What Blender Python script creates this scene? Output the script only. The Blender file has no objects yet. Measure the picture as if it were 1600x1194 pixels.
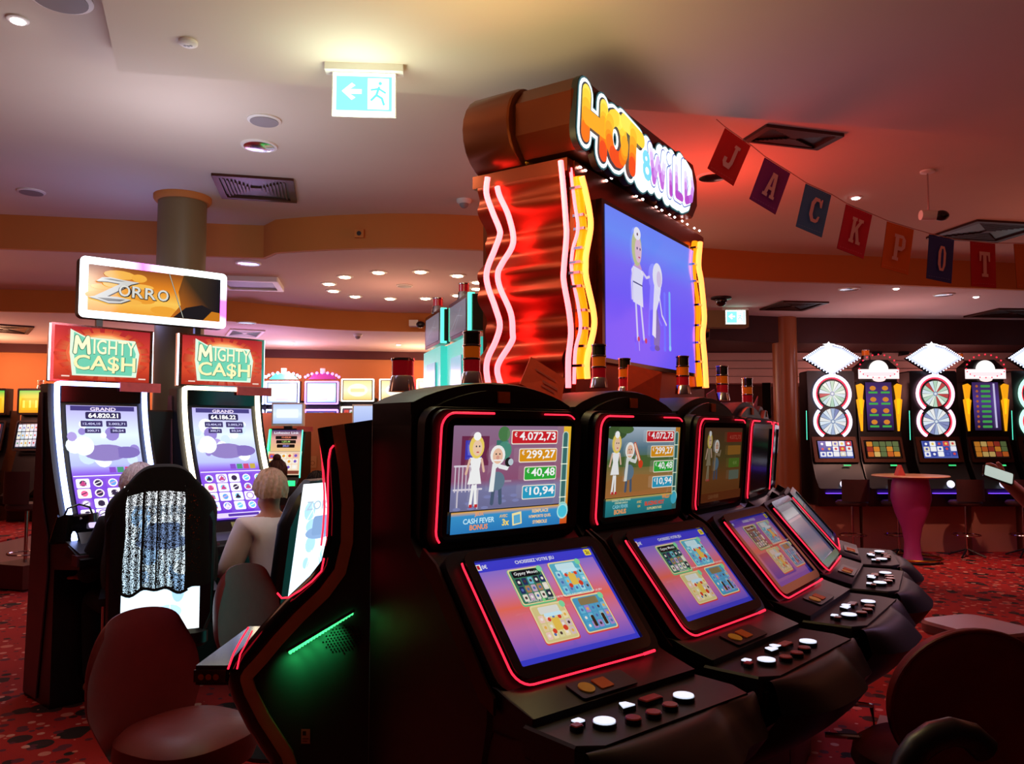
import bpy, bmesh, math, random
from mathutils import Matrix, Vector
R = math.radians
random.seed(7)
scn = bpy.context.scene
# ------------------------------------------------------------------ camera, world, exposure
H, FPX = 1.6, 1250.0
TH = math.atan(79 / FPX)
cam_d = bpy.data.cameras.new('camera'); cam = bpy.data.objects.new('camera', cam_d)
scn.collection.objects.link(cam); scn.camera = cam
cam_d.sensor_width = 36; cam_d.lens = 36 * FPX / 1600; cam_d.clip_start = .05; cam_d.clip_end = 200
cam.location = (0, 0, H); cam.rotation_euler = (R(90) + TH, 0, 0)
scn.view_settings.view_transform = 'Standard'; scn.view_settings.look = 'None'
scn.view_settings.gamma = 1; scn.view_settings.exposure = 0; scn.view_settings.use_curve_mapping = False
w = bpy.data.worlds.new('world'); scn.world = w; w.use_nodes = True
w.node_tree.nodes['Background'].inputs[0].default_value = (.30, .17, .13, 1)
w.node_tree.nodes['Background'].inputs[1].default_value = .035
def light(kind, loc, col, power, size=.1, aim=None, angle=60, blend=.6, sy=None):
    d = bpy.data.lights.new('light', kind); d.color = col; d.energy = power
    if kind == 'AREA':
        d.size = size
        if sy: d.shape = 'RECTANGLE'; d.size_y = sy
    else: d.shadow_soft_size = size
    if kind == 'SPOT': d.spot_size = R(angle); d.spot_blend = blend
    o = bpy.data.objects.new('light', d); scn.collection.objects.link(o); o.location = loc
    if aim is not None: o.rotation_euler = (Vector(aim) - Vector(loc)).to_track_quat('-Z', 'Y').to_euler()
    return o
WARM, RED, PINK, BLUE, PURP, COOL = (1, .66, .36), (1, .06, .03), (1, .12, .2), (.35, .4, 1), (.6, .3, 1), (.75, .9, 1)
# added point lamps brighten the ceiling, standing in for machine glow
light('POINT', (-1.9, 4.5, 2.75), (.85, .82, 1), 22, .35)
light('POINT', (-2.9, 6.2, 2.6), BLUE, 14, .3)
light('POINT', (-.74, 3.75, 3.05), (.86, 1, .78), 9, .12)       # emergency exit box
light('POINT', (-.1, 3.0, 2.75), (1, .78, .30), 20, .25)           # added warm fill that yellows the ceiling, no fixture there
light('POINT', (1.35, 5.7, 2.85), (1, .06, .03), 36, .3)          # added lamp supplementing the red of the far side neon
light('POINT', (3.8, 3.6, 2.9), (1, .32, .16), 5, .5)
light('POINT', (-3.8, 3.2, 2.8), (1, .42, .25), 12, .5)
light('POINT', (-5.5, 6.6, 2.5), (1, .4, .25), 12, .5)
light('POINT', (1.2, 7.6, 2.6), (1, .45, .25), 10, .5)
light('POINT', (4.8, 6.5, 2.6), (1, .26, .15), 9, .5)
light('SPOT', (3.8, 4.4, 3.3), (.66, .46, .95), 85, .1, (1.9, 4.0, .9), 46)  # added spot that tints the rear machine decks lilac
light('POINT', (-1.5, 2.4, 3.0), (.75, .62, 1), 3, .3)  # added lilac fill for the pale shirt and chair backs, no fixture there
light('POINT', (4.8, 9.9, 2.4), (1, .55, .55), 16, .3)
light('POINT', (-1.2, 8.6, 2.5), (1, .55, .35), 20, .3)          # under the ring of spots
light('POINT', (-3.6, 10.6, 2.2), (.8, .45, 1), 26, .3)
light('POINT', (-7.0, 9.8, 2.3), (1, .4, .3), 22, .3)
for x, y, c, p in [(-7.4, 11.2, (1, .5, .28), 42), (-5.6, 11.6, (1, .52, .32), 38), (-3.4, 12.2, (1, .55, .6), 44), (-1.4, 12.6, (1, .6, .36), 50), (.6, 12.4, (1, .5, .3), 20)]:
    light('POINT', (x, y, 2.45), c, p, .2)
for x, y, p in [(4.8, 11.9, 10), (6.6, 11.9, 10), (3.3, 11.8, 1.5)]:
    light('POINT', (x, y, 2.2), (1, .35, .3), p, .2)
for x, y, z, tx, ty, p, a in [(5.0, 8.3, 3.1, 5.3, 9.2, 150, 50), (3.1, 6.3, 3.4, 3.4, 6.6, 60, 55), (-2.3, 3.5, 3.4, -2.4, 3.3, 16, 75), (-4.2, 6.0, 3.4, -4.4, 6.4, 34, 60), (-7.0, 9.3, 3.1, -6.9, 9.6, 60, 60), (2.9, 3.6, 3.3, 3.2, 3.9, 26, 60), (5.2, 8.9, 3.15, 5.2, 10.9, 130, 60)]:  # last spot added to brighten the stands of the wheel machines
    light('SPOT', (x, y, z), (1, .5, .35), p, .05, (tx, ty, 0), a, .8)

# ------------------------------------------------------------------ rays of the photograph's camera, used to place real geometry
def ray(u, v):
    a = (u - 800) / FPX; b = -(v - 597) / FPX
    return Vector((a, math.cos(TH) - b * math.sin(TH), math.sin(TH) + b * math.cos(TH)))
def aty(u, v, y): r = ray(u, v); return Vector((0, 0, H)) + r * (y / r.y)
def atz(u, v, z): r = ray(u, v); return Vector((0, 0, H)) + r * ((z - H) / r.z)
def atp(u, v, P, N): r = ray(u, v); c = Vector((0, 0, H)); return c + r * ((P - c).dot(N) / r.dot(N))

# ------------------------------------------------------------------ materials
MATS = {}
def s2l(c): return c / 12.92 if c <= .04045 else ((c + .055) / 1.055) ** 2.4
def hx(h): return tuple(s2l(int(h[i:i + 2], 16) / 255) for i in (0, 2, 4)) + (1,)
def mat(name, col='808080', rough=.5, metal=0, emi=None, es=0, noise=0, scale=8, bump=0, coat=0, trans=0):
    if name in MATS: return MATS[name]
    m = bpy.data.materials.new(name); m.use_nodes = True; nt = m.node_tree; b = nt.nodes['Principled BSDF']
    c = hx(col); b.inputs['Base Color'].default_value = c
    b.inputs['Roughness'].default_value = rough; b.inputs['Metallic'].default_value = metal
    b.inputs['Coat Weight'].default_value = coat; b.inputs['Coat Roughness'].default_value = rough; b.inputs['Transmission Weight'].default_value = trans
    if emi: b.inputs['Emission Color'].default_value = hx(emi); b.inputs['Emission Strength'].default_value = es
    if noise or bump:
        tc = nt.nodes.new('ShaderNodeTexCoord'); n = nt.nodes.new('ShaderNodeTexNoise'); n.inputs['Scale'].default_value = scale
        n.inputs['Detail'].default_value = 4; nt.links.new(tc.outputs['Object'], n.inputs['Vector'])
        if noise:
            mx = nt.nodes.new('ShaderNodeMix'); mx.data_type = 'RGBA'
            mx.inputs[6].default_value = tuple(x * (1 - noise) for x in c[:3]) + (1,); mx.inputs[7].default_value = tuple(min(1, x * (1 + noise)) for x in c[:3]) + (1,)
            nt.links.new(n.outputs[0], mx.inputs[0]); nt.links.new(mx.outputs[2], b.inputs['Base Color'])
        if bump:
            bp = nt.nodes.new('ShaderNodeBump'); bp.inputs['Strength'].default_value = bump; bp.inputs['Distance'].default_value = .01
            nt.links.new(n.outputs[0], bp.inputs['Height']); nt.links.new(bp.outputs[0], b.inputs['Normal'])
    MATS[name] = m; return m
def screen_mat(st, gloss=.12):
    k = 'display %.2f' % st
    if k in MATS: return MATS[k]
    m = bpy.data.materials.new(k); m.use_nodes = True; nt = m.node_tree; b = nt.nodes['Principled BSDF']
    a = nt.nodes.new('ShaderNodeAttribute'); a.attribute_name = 'Col'
    b.inputs['Base Color'].default_value = (.01, .01, .01, 1); b.inputs['Roughness'].default_value = gloss
    nt.links.new(a.outputs['Color'], b.inputs['Emission Color']); b.inputs['Emission Strength'].default_value = st
    MATS[k] = m; return m
def printed_mat():
    k = 'printed'
    if k in MATS: return MATS[k]
    m = bpy.data.materials.new(k); m.use_nodes = True; nt = m.node_tree; b = nt.nodes['Principled BSDF']
    a = nt.nodes.new('ShaderNodeAttribute'); a.attribute_name = 'Col'
    nt.links.new(a.outputs['Color'], b.inputs['Base Color']); b.inputs['Roughness'].default_value = .7
    MATS[k] = m; return m
mat('black', '080607', .38, noise=.3, coat=.15)
mat('gloss', '070506', .12, coat=.6, noise=.2)
mat('dark', '120c0b', .5, noise=.25)
mat('deck', '140d0f', .42, noise=.25, scale=30)
mat('bronze', '4a2618', .38, .6, noise=.25)
mat('copper', 'a8482a', .3, .9, noise=.15, scale=3)
mat('copper_red', 'a23e26', .34, .85, noise=.15, scale=3)
mat('copper_dark', '6e3018', .34, .85, noise=.2, scale=3)
mat('chrome', 'c8c4c4', .12, 1, noise=.05)
mat('gold', 'c8963c', .25, 1, noise=.1)
mat('paint', 'd8cbbb', .85, noise=.04, scale=2)
mat('paint_lilac', 'd9bfb8', .85, noise=.04, scale=2)
mat('tan', 'c47a38', .8, noise=.05, scale=2)
mat('wallorange', 'd98850', .8, noise=.05, scale=1.5)
mat('darkred', '4a0f12', .6, noise=.2)
mat('maroon', '3a0c0c', .7, noise=.25)
mat('brownwall', '5a2a22', .7, noise=.15, scale=2)
mat('white', 'e6e2dc', .5, noise=.03)
mat('grey', '8a8688', .5, noise=.05)
mat('leather', '6a1614', .46, noise=.18, scale=14, bump=.15)
mat('led_red', 'ff3040', .4, emi='ff2038', es=2.6)
mat('led_white', 'ffffff', .4, emi='d8e4ff', es=5)
mat('led_blue', 'c0d0ff', .4, emi='a0b4ff', es=6)
mat('led_warm', 'fff0d0', .4, emi='ffeec8', es=4)
mat('led_green', '30ff90', .4, emi='22f070', es=2.5)
mat('green_strip', '30ff90', .4, emi='50ff90', es=1.5)
mat('panel_grey', '26262a', .6, noise=.15)
mat('led_teal', '50ffd0', .4, emi='58f5cc', es=1.6)
mat('teal_body', '40c0b0', .3, emi='3fc9bd', es=.75, noise=.1)
mat('led_purple', 'c090ff', .4, emi='b07aff', es=3)
mat('neon_pink', 'ff90a8', .4, emi='ff474e', es=8)
mat('neon_yellow', 'ffd060', .4, emi='ff7838', es=4.2)
mat('neon_orange', 'ff9a10', .4, emi='ff8a08', es=1.5)
mat('spot', 'fff0d0', .4, emi='ffe9b8', es=30)
mat('spot_cool', 'fff0f0', .4, emi='fff0f4', es=14)
mat('button_white', 'f0f6ff', .3, emi='dfeaff', es=1.0)
mat('button_red', '7a2018', .25, emi='a03020', es=.10, coat=.5)
mat('paper_orange', 'e87018', .6, noise=.05)
mat('paper_yellow', 'f8c030', .5, noise=.05)
mat('card', 'f04828', .7, noise=.2, scale=25)
mat('card_pink', 'c8504e', .7, noise=.2, scale=25)
mat('amber_glass', 'e06818', .15, coat=.5, emi='d05808', es=.25)
mat('red_glass', 'b01828', .15, coat=.5, emi='a80c18', es=.25)
mat('smoked_glass', '4a4230', .15, .5, coat=.6)
mat('skin', 'c07860', .55, noise=.08, scale=20)
mat('hair_blond', 'd0a890', .6, noise=.45, scale=45, bump=.6)
mat('hair_lilac', 'e0d4e4', .8, noise=.25, scale=60, bump=.6)
mat('hair_brown', '3a1c12', .7, noise=.3, scale=60, bump=.6)
mat('hair_black', '120c10', .7, noise=.3, scale=60, bump=.6)
mat('shirt', 'f6e2e0', .8, noise=.06, scale=6, bump=.4)
mat('cloth_dark', '101018', .9, noise=.3, scale=12, bump=.4)
mat('cloth_green_lit', '24483c', .9, noise=.3)  # green light on the player's shoulder is put into this cloth colour
mat('jacket', '050407', .95, noise=.3, scale=20, bump=.5)
mat('table_purple', 'b43a90', .45, noise=.1)
mat('tabletop', 'c8906c', .3, noise=.1)
mat('pinkpanel', 'b87868', .6, noise=.15, scale=3)
mat('riser', 'b09078', .7, noise=.08)
mat('string', 'c89080', .8)
mat('glow_purple', '6040ff', .4, emi='6a3cff', es=2.2)
mat('yellow_horn', 'ffb020', .4, emi='f0a818', es=.9)
mat('exit_box', '9a8a60', .7, noise=.05)
# carpet: red pile with scattered dark and pale dots
def carpet():
    m = bpy.data.materials.new('carpet'); m.use_nodes = True; nt = m.node_tree; b = nt.nodes['Principled BSDF']; L = nt.links.new
    tc = nt.nodes.new('ShaderNodeTexCoord')
    def col(ca, cb, fac, prev=None):
        mx = nt.nodes.new('ShaderNodeMix'); mx.data_type = 'RGBA'
        if prev: L(prev, mx.inputs[6])
        else: mx.inputs[6].default_value = hx(ca)
        mx.inputs[7].default_value = hx(cb); L(fac, mx.inputs[0]); return mx.outputs[2]
    n = nt.nodes.new('ShaderNodeTexNoise'); n.inputs['Scale'].default_value = 2.2; L(tc.outputs['Object'], n.inputs['Vector'])
    out = col('900c0a', 'b4160e', n.outputs[0])
    for sc, off, c, th in [(2.6, 0, '180808', .17), (4.1, 3.3, '2c0a0c', .16), (4.6, 7.7, 'c87868', .13), (6.5, 1.7, 'd09080', .11), (8.5, 5.1, '5c1c2c', .2)]:
        mp = nt.nodes.new('ShaderNodeMapping'); mp.inputs['Location'].default_value = (off, off * 1.3, 0); L(tc.outputs['Object'], mp.inputs['Vector'])
        vo = nt.nodes.new('ShaderNodeTexVoronoi'); vo.voronoi_dimensions = '2D'; vo.inputs['Scale'].default_value = sc; L(mp.outputs[0], vo.inputs['Vector'])
        wn = nt.nodes.new('ShaderNodeMath'); wn.operation = 'MULTIPLY'; wn.inputs[1].default_value = th * 1.5
        sep = nt.nodes.new('ShaderNodeSeparateColor'); L(vo.outputs['Color'], sep.inputs[0]); L(sep.outputs[0], wn.inputs[0])
        lt = nt.nodes.new('ShaderNodeMath'); lt.operation = 'LESS_THAN'; L(vo.outputs['Distance'], lt.inputs[0]); L(wn.outputs[0], lt.inputs[1])
        out = col(c, c, lt.outputs[0], out)
    L(out, b.inputs['Base Color']); b.inputs['Roughness'].default_value = .9
    f = nt.nodes.new('ShaderNodeTexNoise'); f.inputs['Scale'].default_value = 250; L(tc.outputs['Object'], f.inputs['Vector'])
    bp = nt.nodes.new('ShaderNodeBump'); bp.inputs['Strength'].default_value = .5; bp.inputs['Distance'].default_value = .004
    L(f.outputs[0], bp.inputs['Height']); L(bp.outputs[0], b.inputs['Normal'])
    MATS['carpet'] = m
carpet()
def net_mat():
    m = bpy.data.materials.new('lace'); m.use_nodes = True; nt = m.node_tree; b = nt.nodes['Principled BSDF']; L = nt.links.new
    b.inputs['Base Color'].default_value = (.004, .004, .006, 1); b.inputs['Roughness'].default_value = .9
    tc = nt.nodes.new('ShaderNodeTexCoord'); vo = nt.nodes.new('ShaderNodeTexVoronoi'); vo.inputs['Scale'].default_value = 260; L(tc.outputs['Object'], vo.inputs['Vector'])
    lt = nt.nodes.new('ShaderNodeMath'); lt.operation = 'GREATER_THAN'; lt.inputs[1].default_value = .52; L(vo.outputs['Distance'], lt.inputs[0]); L(lt.outputs[0], b.inputs['Alpha'])
    n = nt.nodes.new('ShaderNodeTexWave'); n.inputs['Scale'].default_value = 9; n.inputs['Distortion'].default_value = 2; L(tc.outputs['Object'], n.inputs['Vector'])
    mm = nt.nodes.new('ShaderNodeMath'); mm.operation = 'MULTIPLY_ADD'; mm.inputs[1].default_value = -.22; mm.inputs[2].default_value = .50; L(n.outputs[1], mm.inputs[0]); L(mm.outputs[0], lt.inputs[1])
    MATS['lace'] = m
net_mat()

# ------------------------------------------------------------------ mesh builder
def rrect(w, h, r, n=5):
    p = []
    for cx, cy, a0 in [(w / 2 - r, h / 2 - r, 0), (-w / 2 + r, h / 2 - r, 90), (-w / 2 + r, -h / 2 + r, 180), (w / 2 - r, -h / 2 + r, 270)]:
        for i in range(n + 1):
            a = R(a0 + 90 * i / n); p.append((cx + r * math.cos(a), cy + r * math.sin(a)))
    return p
def circ(r, n=24, cx=0, cy=0, ry=None): return [(cx + r * math.cos(2 * math.pi * i / n), cy + (ry or r) * math.sin(2 * math.pi * i / n)) for i in range(n)]
class MB:
    def __init__(s, m='black'): s.v = []; s.f = []; s.fm = []; s.ms = []; s.M = Matrix.Identity(4); s.mat(m)
    def mat(s, m):
        if m not in s.ms: s.ms.append(m)
        s.c = s.ms.index(m); return s
    def at(s, M): s.M = M; return s
    def add(s, vs, fs):
        b = len(s.v); s.v += [tuple(s.M @ Vector(p)) for p in vs]
        for f in fs: s.f.append([b + i for i in f]); s.fm.append(s.c)
        return s
    def box(s, x0, x1, y0, y1, z0, z1):
        v = [(x, y, z) for z in (z0, z1) for y in (y0, y1) for x in (x0, x1)]
        return s.add(v, [(0, 2, 3, 1), (4, 5, 7, 6), (0, 1, 5, 4), (2, 6, 7, 3), (0, 4, 6, 2), (1, 3, 7, 5)])
    def extr(s, poly, a, b, axis='z', inset=0, bev=0):
        """extrude a 2D polygon from a to b. axis z: (x,y); x: poly=(f,z), f forward (-y); y: poly=(x,z)"""
        def P(p, t):
            if axis == 'z': return (p[0], p[1], t)
            if axis == 'x': return (t, -p[0], p[1])
            return (p[0], t, p[1])
        n = len(poly); rings = [(poly, a), (poly, b)]
        if bev:
            cx = sum(p[0] for p in poly) / n; cy = sum(p[1] for p in poly) / n
            def shr(p):
                d = math.hypot(p[0] - cx, p[1] - cy) or 1; k = max(0, 1 - bev / d); return (cx + (p[0] - cx) * k, cy + (p[1] - cy) * k)
            q = [shr(p) for p in poly]; sg = 1 if b > a else -1
            rings = [(q, a), (poly, a + bev * sg), (poly, b - bev * sg), (q, b)]
        v = [P(p, t) for pl, t in rings for p in pl]; m = len(rings)
        fs = [tuple(range(n)), tuple(range((m - 1) * n, m * n))[::-1]]
        for k in range(m - 1):
            for i in range(n): j = (i + 1) % n; fs.append((k * n + i, k * n + j, (k + 1) * n + j, (k + 1) * n + i))
        return s.add(v, fs)
    def ring(s, po, pi, a, b):
        """frame between outer and inner polygons (same count), local z from a to b"""
        n = len(po); v = [(p[0], p[1], a) for p in po] + [(p[0], p[1], b) for p in po] + [(p[0], p[1], b) for p in pi] + [(p[0], p[1], a) for p in pi]
        fs = []
        for i in range(n):
            j = (i + 1) % n
            for k in range(4): l = (k + 1) % 4; fs.append((k * n + i, k * n + j, l * n + j, l * n + i))
        return s.add(v, fs)
    def tube(s, pts, r, n=8, closed=False, r2=None):
        pts = [Vector(p) for p in pts]; m = len(pts); v = []; up = None
        for i, p in enumerate(pts):
            t = (pts[(i + 1) % m] - pts[i - 1]) if closed else (pts[min(i + 1, m - 1)] - pts[max(i - 1, 0)])
            t.normalize()
            if up is None: up = Vector((0, 0, 1)) if abs(t.z) < .9 else Vector((1, 0, 0))
            a = t.cross(up); a.normalize(); b2 = a.cross(t); up = b2
            rr = r if r2 is None else r + (r2 - r) * i / (m - 1)
            for k in range(n):
                an = 2 * math.pi * k / n; v.append(p + a * rr * math.cos(an) + b2 * rr * math.sin(an))
        fs = []
        for i in range(m if closed else m - 1):
            for k in range(n): l = (k + 1) % n; j = (i + 1) % m; fs.append((i * n + k, i * n + l, j * n + l, j * n + k))
        if not closed: fs += [tuple(range(n))[::-1], tuple(range((m - 1) * n, m * n))]
        return s.add(v, fs)
    def lathe(s, prof, n=24, cx=0, cy=0):
        v = []; m = len(prof)
        for r, z in prof:
            for k in range(n): a = 2 * math.pi * k / n; v.append((cx + r * math.cos(a), cy + r * math.sin(a), z))
        fs = [tuple(range(n))[::-1], tuple(range((m - 1) * n, m * n))]
        for i in range(m - 1):
            for k in range(n): l = (k + 1) % n; fs.append((i * n + k, i * n + l, (i + 1) * n + l, (i + 1) * n + k))
        return s.add(v, fs)
    def ball(s, c, rx, ry=None, rz=None, n=16, m=10):
        ry = ry or rx; rz = rz or rx; v = []; fs = []
        for i in range(m + 1):
            th = math.pi * i / m
            for k in range(n): a = 2 * math.pi * k / n; v.append((c[0] + rx * math.sin(th) * math.cos(a), c[1] + ry * math.sin(th) * math.sin(a), c[2] + rz * math.cos(th)))
        for i in range(m):
            for k in range(n): l = (k + 1) % n; fs.append((i * n + k, (i + 1) * n + k, (i + 1) * n + l, i * n + l))
        return s.add(v, fs)
    def grid(s, fn, nu, nv):
        v = [fn(i / nu, j / nv) for j in range(nv + 1) for i in range(nu + 1)]
        return s.add(v, [(j * (nu + 1) + i, j * (nu + 1) + i + 1, (j + 1) * (nu + 1) + i + 1, (j + 1) * (nu + 1) + i) for j in range(nv) for i in range(nu)])
    def mesh(s, name, smooth=True):
        me = bpy.data.meshes.new(name); me.from_pydata(s.v, [], s.f)
        for m in s.ms: me.materials.append(MATS[m])
        for p, k in zip(me.polygons, s.fm): p.material_index = k
        bm = bmesh.new(); bm.from_mesh(me); bmesh.ops.remove_doubles(bm, verts=bm.verts, dist=1e-6)
        bmesh.ops.recalc_face_normals(bm, faces=bm.faces)
        for f in bm.faces: f.smooth = smooth
        for e in bm.edges:
            if len(e.link_faces) == 2 and e.calc_face_angle(0) > R(38): e.smooth = False
        bm.to_mesh(me); bm.free(); return me
    def build(s, name, parent=None, smooth=True, **kw):
        o = bpy.data.objects.new(name, s.mesh(name, smooth)); scn.collection.objects.link(o)
        if parent: o.parent = parent
        for k, v in kw.items(): o[k] = v
        return o
def thing(name, label, cat, loc=(0, 0, 0), rz=0, group=None):
    o = bpy.data.objects.new(name, None); scn.collection.objects.link(o); o.location = loc; o.rotation_euler = (0, 0, rz)
    o['label'] = label; o['category'] = cat
    if group: o['group'] = group
    return o
def tag(o, label, cat, group=None):
    o['label'] = label; o['category'] = cat
    if group: o['group'] = group
    return o
def struct(name, mb, parent=None, smooth=False):
    o = mb.build(name, parent, smooth); o['kind'] = 'structure'; return o
def kids(o): return [c for c in bpy.data.objects if c.parent == o]
def copy_tree(o, label=None, loc=None, rz=None, parent=None):
    c = o.copy(); scn.collection.objects.link(c)
    if parent: c.parent = parent
    if label: c['label'] = label
    if loc is not None: c.location = loc
    if rz is not None: c.rotation_euler = (0, 0, rz)
    for k in kids(o): copy_tree(k, parent=c)
    return c
def facing(ang): return R(90 - ang)     # rotation of a thing whose width runs at ang degrees from the view axis

# ------------------------------------------------------------------ canvas: flat coloured artwork of a screen, sign or print
TCACHE = {}
def text_geo(s, off=0, shear=0):
    k = (s, off, shear)
    if k in TCACHE: return TCACHE[k]
    cu = bpy.data.curves.new('t', 'FONT'); cu.body = s; cu.offset = off; cu.shear = shear; cu.resolution_u = 3
    o = bpy.data.objects.new('t', cu); scn.collection.objects.link(o); bpy.context.view_layer.update()
    me = bpy.data.meshes.new_from_object(o.evaluated_get(bpy.context.evaluated_depsgraph_get()))
    vs = [(v.co.x, v.co.y) for v in me.vertices]; fs = [tuple(p.vertices) for p in me.polygons]
    bpy.data.objects.remove(o); bpy.data.curves.remove(cu); bpy.data.meshes.remove(me)
    x0 = min(v[0] for v in vs); x1 = max(v[0] for v in vs); y0 = min(v[1] for v in vs); y1 = max(v[1] for v in vs)
    TCACHE[k] = (vs, fs, x0, x1, y0, y1); return TCACHE[k]
class CV:
    """canvas in unit coordinates: x 0..1 left to right, y 0..1 bottom to top"""
    def __init__(s, w, h, eps=.0002): s.w = w; s.h = h; s.e = eps; s.l = 0; s.v = []; s.f = []; s.c = []; s.fn = None
    def P(s, x, y):
        q = ((x - .5) * s.w, (y - .5) * s.h, s.l * s.e); return s.fn(q) if s.fn else q
    def poly(s, pts, col, up=1):
        s.l += up; b = len(s.v); s.v += [s.P(*p) for p in pts]; s.f.append(tuple(range(b, b + len(pts))))
        cs = [hx(c) for c in col] if isinstance(col, list) else [hx(col)] * len(pts); s.c.append(cs); return s
    def rect(s, x0, y0, x1, y1, col, up=1): return s.poly([(x0, y0), (x1, y0), (x1, y1), (x0, y1)], col, up)
    def vgrad(s, x0, y0, x1, y1, cols, up=1):      # list of (t, colour) bottom to top
        s.l += up
        for (t0, c0), (t1, c1) in zip(cols, cols[1:]):
            n = 4 if s.fn else 1
            for k in range(n):
                a, b = t0 + (t1 - t0) * k / n, t0 + (t1 - t0) * (k + 1) / n
                def mixc(t):
                    f = (t - t0) / (t1 - t0); A = [int(c0[i:i + 2], 16) for i in (0, 2, 4)]; B = [int(c1[i:i + 2], 16) for i in (0, 2, 4)]
                    return '%02x%02x%02x' % tuple(int(p + (q - p) * f) for p, q in zip(A, B))
                ya, yb = y0 + (y1 - y0) * a, y0 + (y1 - y0) * b
                s.poly([(x0, ya), (x1, ya), (x1, yb), (x0, yb)], [mixc(a), mixc(a), mixc(b), mixc(b)], 0)
        return s
    def ell(s, x, y, rx, col, ry=None, n=18, up=1):
        ry = ry or rx * s.w / s.h; return s.poly([(x + rx * math.cos(2 * math.pi * i / n), y + ry * math.sin(2 * math.pi * i / n)) for i in range(n)], col, up)
    def rr(s, x0, y0, x1, y1, r, col, up=1):
        w, h = (x1 - x0) * s.w, (y1 - y0) * s.h
        return s.poly([((x0 + x1) / 2 + p[0] / s.w, (y0 + y1) / 2 + p[1] / s.h) for p in rrect(w, h, r * s.w, 3)], col, up)
    def line(s, pts, wd, col, up=1):      # thick polyline with round ends; wd in metres
        s.l += up
        for (xa, ya), (xb, yb) in zip(pts, pts[1:]):
            ax, ay, bx, by = xa * s.w, ya * s.h, xb * s.w, yb * s.h; a = math.atan2(by - ay, bx - ax); q = []
            for i in range(9): t = a - math.pi / 2 + math.pi * i / 8; q.append(((bx + wd / 2 * math.cos(t)) / s.w, (by + wd / 2 * math.sin(t)) / s.h))
            for i in range(9): t = a + math.pi / 2 + math.pi * i / 8; q.append(((ax + wd / 2 * math.cos(t)) / s.w, (ay + wd / 2 * math.sin(t)) / s.h))
            s.poly(q, col, 0)
        return s
    def text(s, t, x, y, h, col, w=None, off=0, shear=0, cx=True, col2=None, up=1):
        vs, fs, x0, x1, y0, y1 = text_geo(t, off, shear); k = h / (y1 - y0); kx = (w / (x1 - x0)) if w else k * s.h / s.w
        ox = x - ((x1 - x0) * kx / 2 if cx else 0); s.l += up
        for f in fs:
            pts = [(ox + (vs[i][0] - x0) * kx, y + (vs[i][1] - y0) * k) for i in f]
            c = col
            if col2: c = [col2 if (p[1] - y) / h < .5 else col for p in pts]
            s.poly(pts, c, 0)
        return s
    def mesh(s, name, m):
        me = bpy.data.meshes.new(name); me.from_pydata(s.v, [], s.f); me.materials.append(m)
        at = me.color_attributes.new('Col', 'FLOAT_COLOR', 'CORNER'); i = 0
        for cs in s.c:
            for c in cs: at.data[i].color = c; i += 1
        me.validate(); return me
    def build(s, name, parent=None, st=1.0, M=None, m=None, back=.004, **kw):
        if back and not s.fn:
            s.l = -back / s.e; s.poly([(0, 0), (0, 1), (1, 1), (1, 0)], '050505', 0)
        me = s.mesh(name, m or screen_mat(st))
        o = bpy.data.objects.new(name, me); scn.collection.objects.link(o)
        if parent: o.parent = parent
        if M is not None: o.matrix_local = M
        for k, v in kw.items(): o[k] = v
        return o
def face(x, f, z, tilt=0): return Matrix.Translation((x, -f, z)) @ Matrix.Rotation(R(90 - tilt), 4, 'X')

# ================================================================== the room
ZC, ZL, Z2, ZR = 3.5, 3.2, 2.95, 2.84
C1 = [(-13, 6.2), (-8, 6.5), (-4.45, 6.87), (-3.22, 7.1), (-2.28, 7.25), (-2.11, 7.04), (-1.83, 6.96), (-1.56, 6.9), (-1.11, 6.84), (-.7, 6.85), (-.28, 6.92), (.3, 7.1), (.9, 7.42), (1.4, 7.78), (1.99, 8.15), (2.8, 8.38), (3.78, 8.52), (5.75, 8.9), (8, 9.4), (13, 10.4)]
C2 = [(-13, 8.5), (-8, 8.8), (-5.73, 8.86), (-4.89, 8.98), (-4.1, 9.25), (-3.41, 9.65), (-2.9, 10.05), (-2.52, 10.35), (-2.0, 10.55), (-1.37, 10.66), (0, 10.72), (1.3, 10.7), (2.64, 10.62), (3.2, 10.85), (3.9, 11.05), (7.29, 11.31), (13, 11.8)]
def flat(mb, poly, z, t=.05): return mb.extr(poly, z, z + t)
def strips(mb, A, y1, z, t=.04):
    for (xa, ya), (xb, yb) in zip(A, A[1:]): mb.extr([(xa, ya), (xb, yb), (xb, y1), (xa, y1)], z, z + t)
mb = MB('paint'); strips(mb, C1, -5.0, ZC); struct('ceiling', mb)
mb = MB('paint_lilac')
yb = lambda x: 12.2
strips(mb, [(x, y + .06) for x, y in C1], 14.6, ZL); struct('ceiling_lower', mb)
mb = MB('paint_lilac'); strips(mb, [p for p in [(x, y + .05) for x, y in C2] if p[0] <= 2.7], 14.6, Z2); struct('ceiling_over_back_wall', mb)
mb = MB('maroon'); strips(mb, [p for p in [(x, y + .05) for x, y in C2] if p[0] >= 2.6], 14.6, ZR); struct('ceiling_over_bar_side', mb)
def face_strip(mb, C, z0, z1, t=.05):
    n = len(C); v = []
    for x, y in C: v += [(x, y, z0), (x, y, z1), (x, y + t, z1), (x, y + t, z0)]
    fs = []
    for i in range(n - 1):
        for k in range(4): l = (k + 1) % 4; fs.append((i * 4 + k, i * 4 + l, (i + 1) * 4 + l, (i + 1) * 4 + k))
    mb.add(v, fs + [(0, 1, 2, 3), ((n - 1) * 4, (n - 1) * 4 + 3, (n - 1) * 4 + 2, (n - 1) * 4 + 1)])
mb = MB('tan'); face_strip(mb, C1, ZL, ZC); struct('trim_1', mb, smooth=True)
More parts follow.
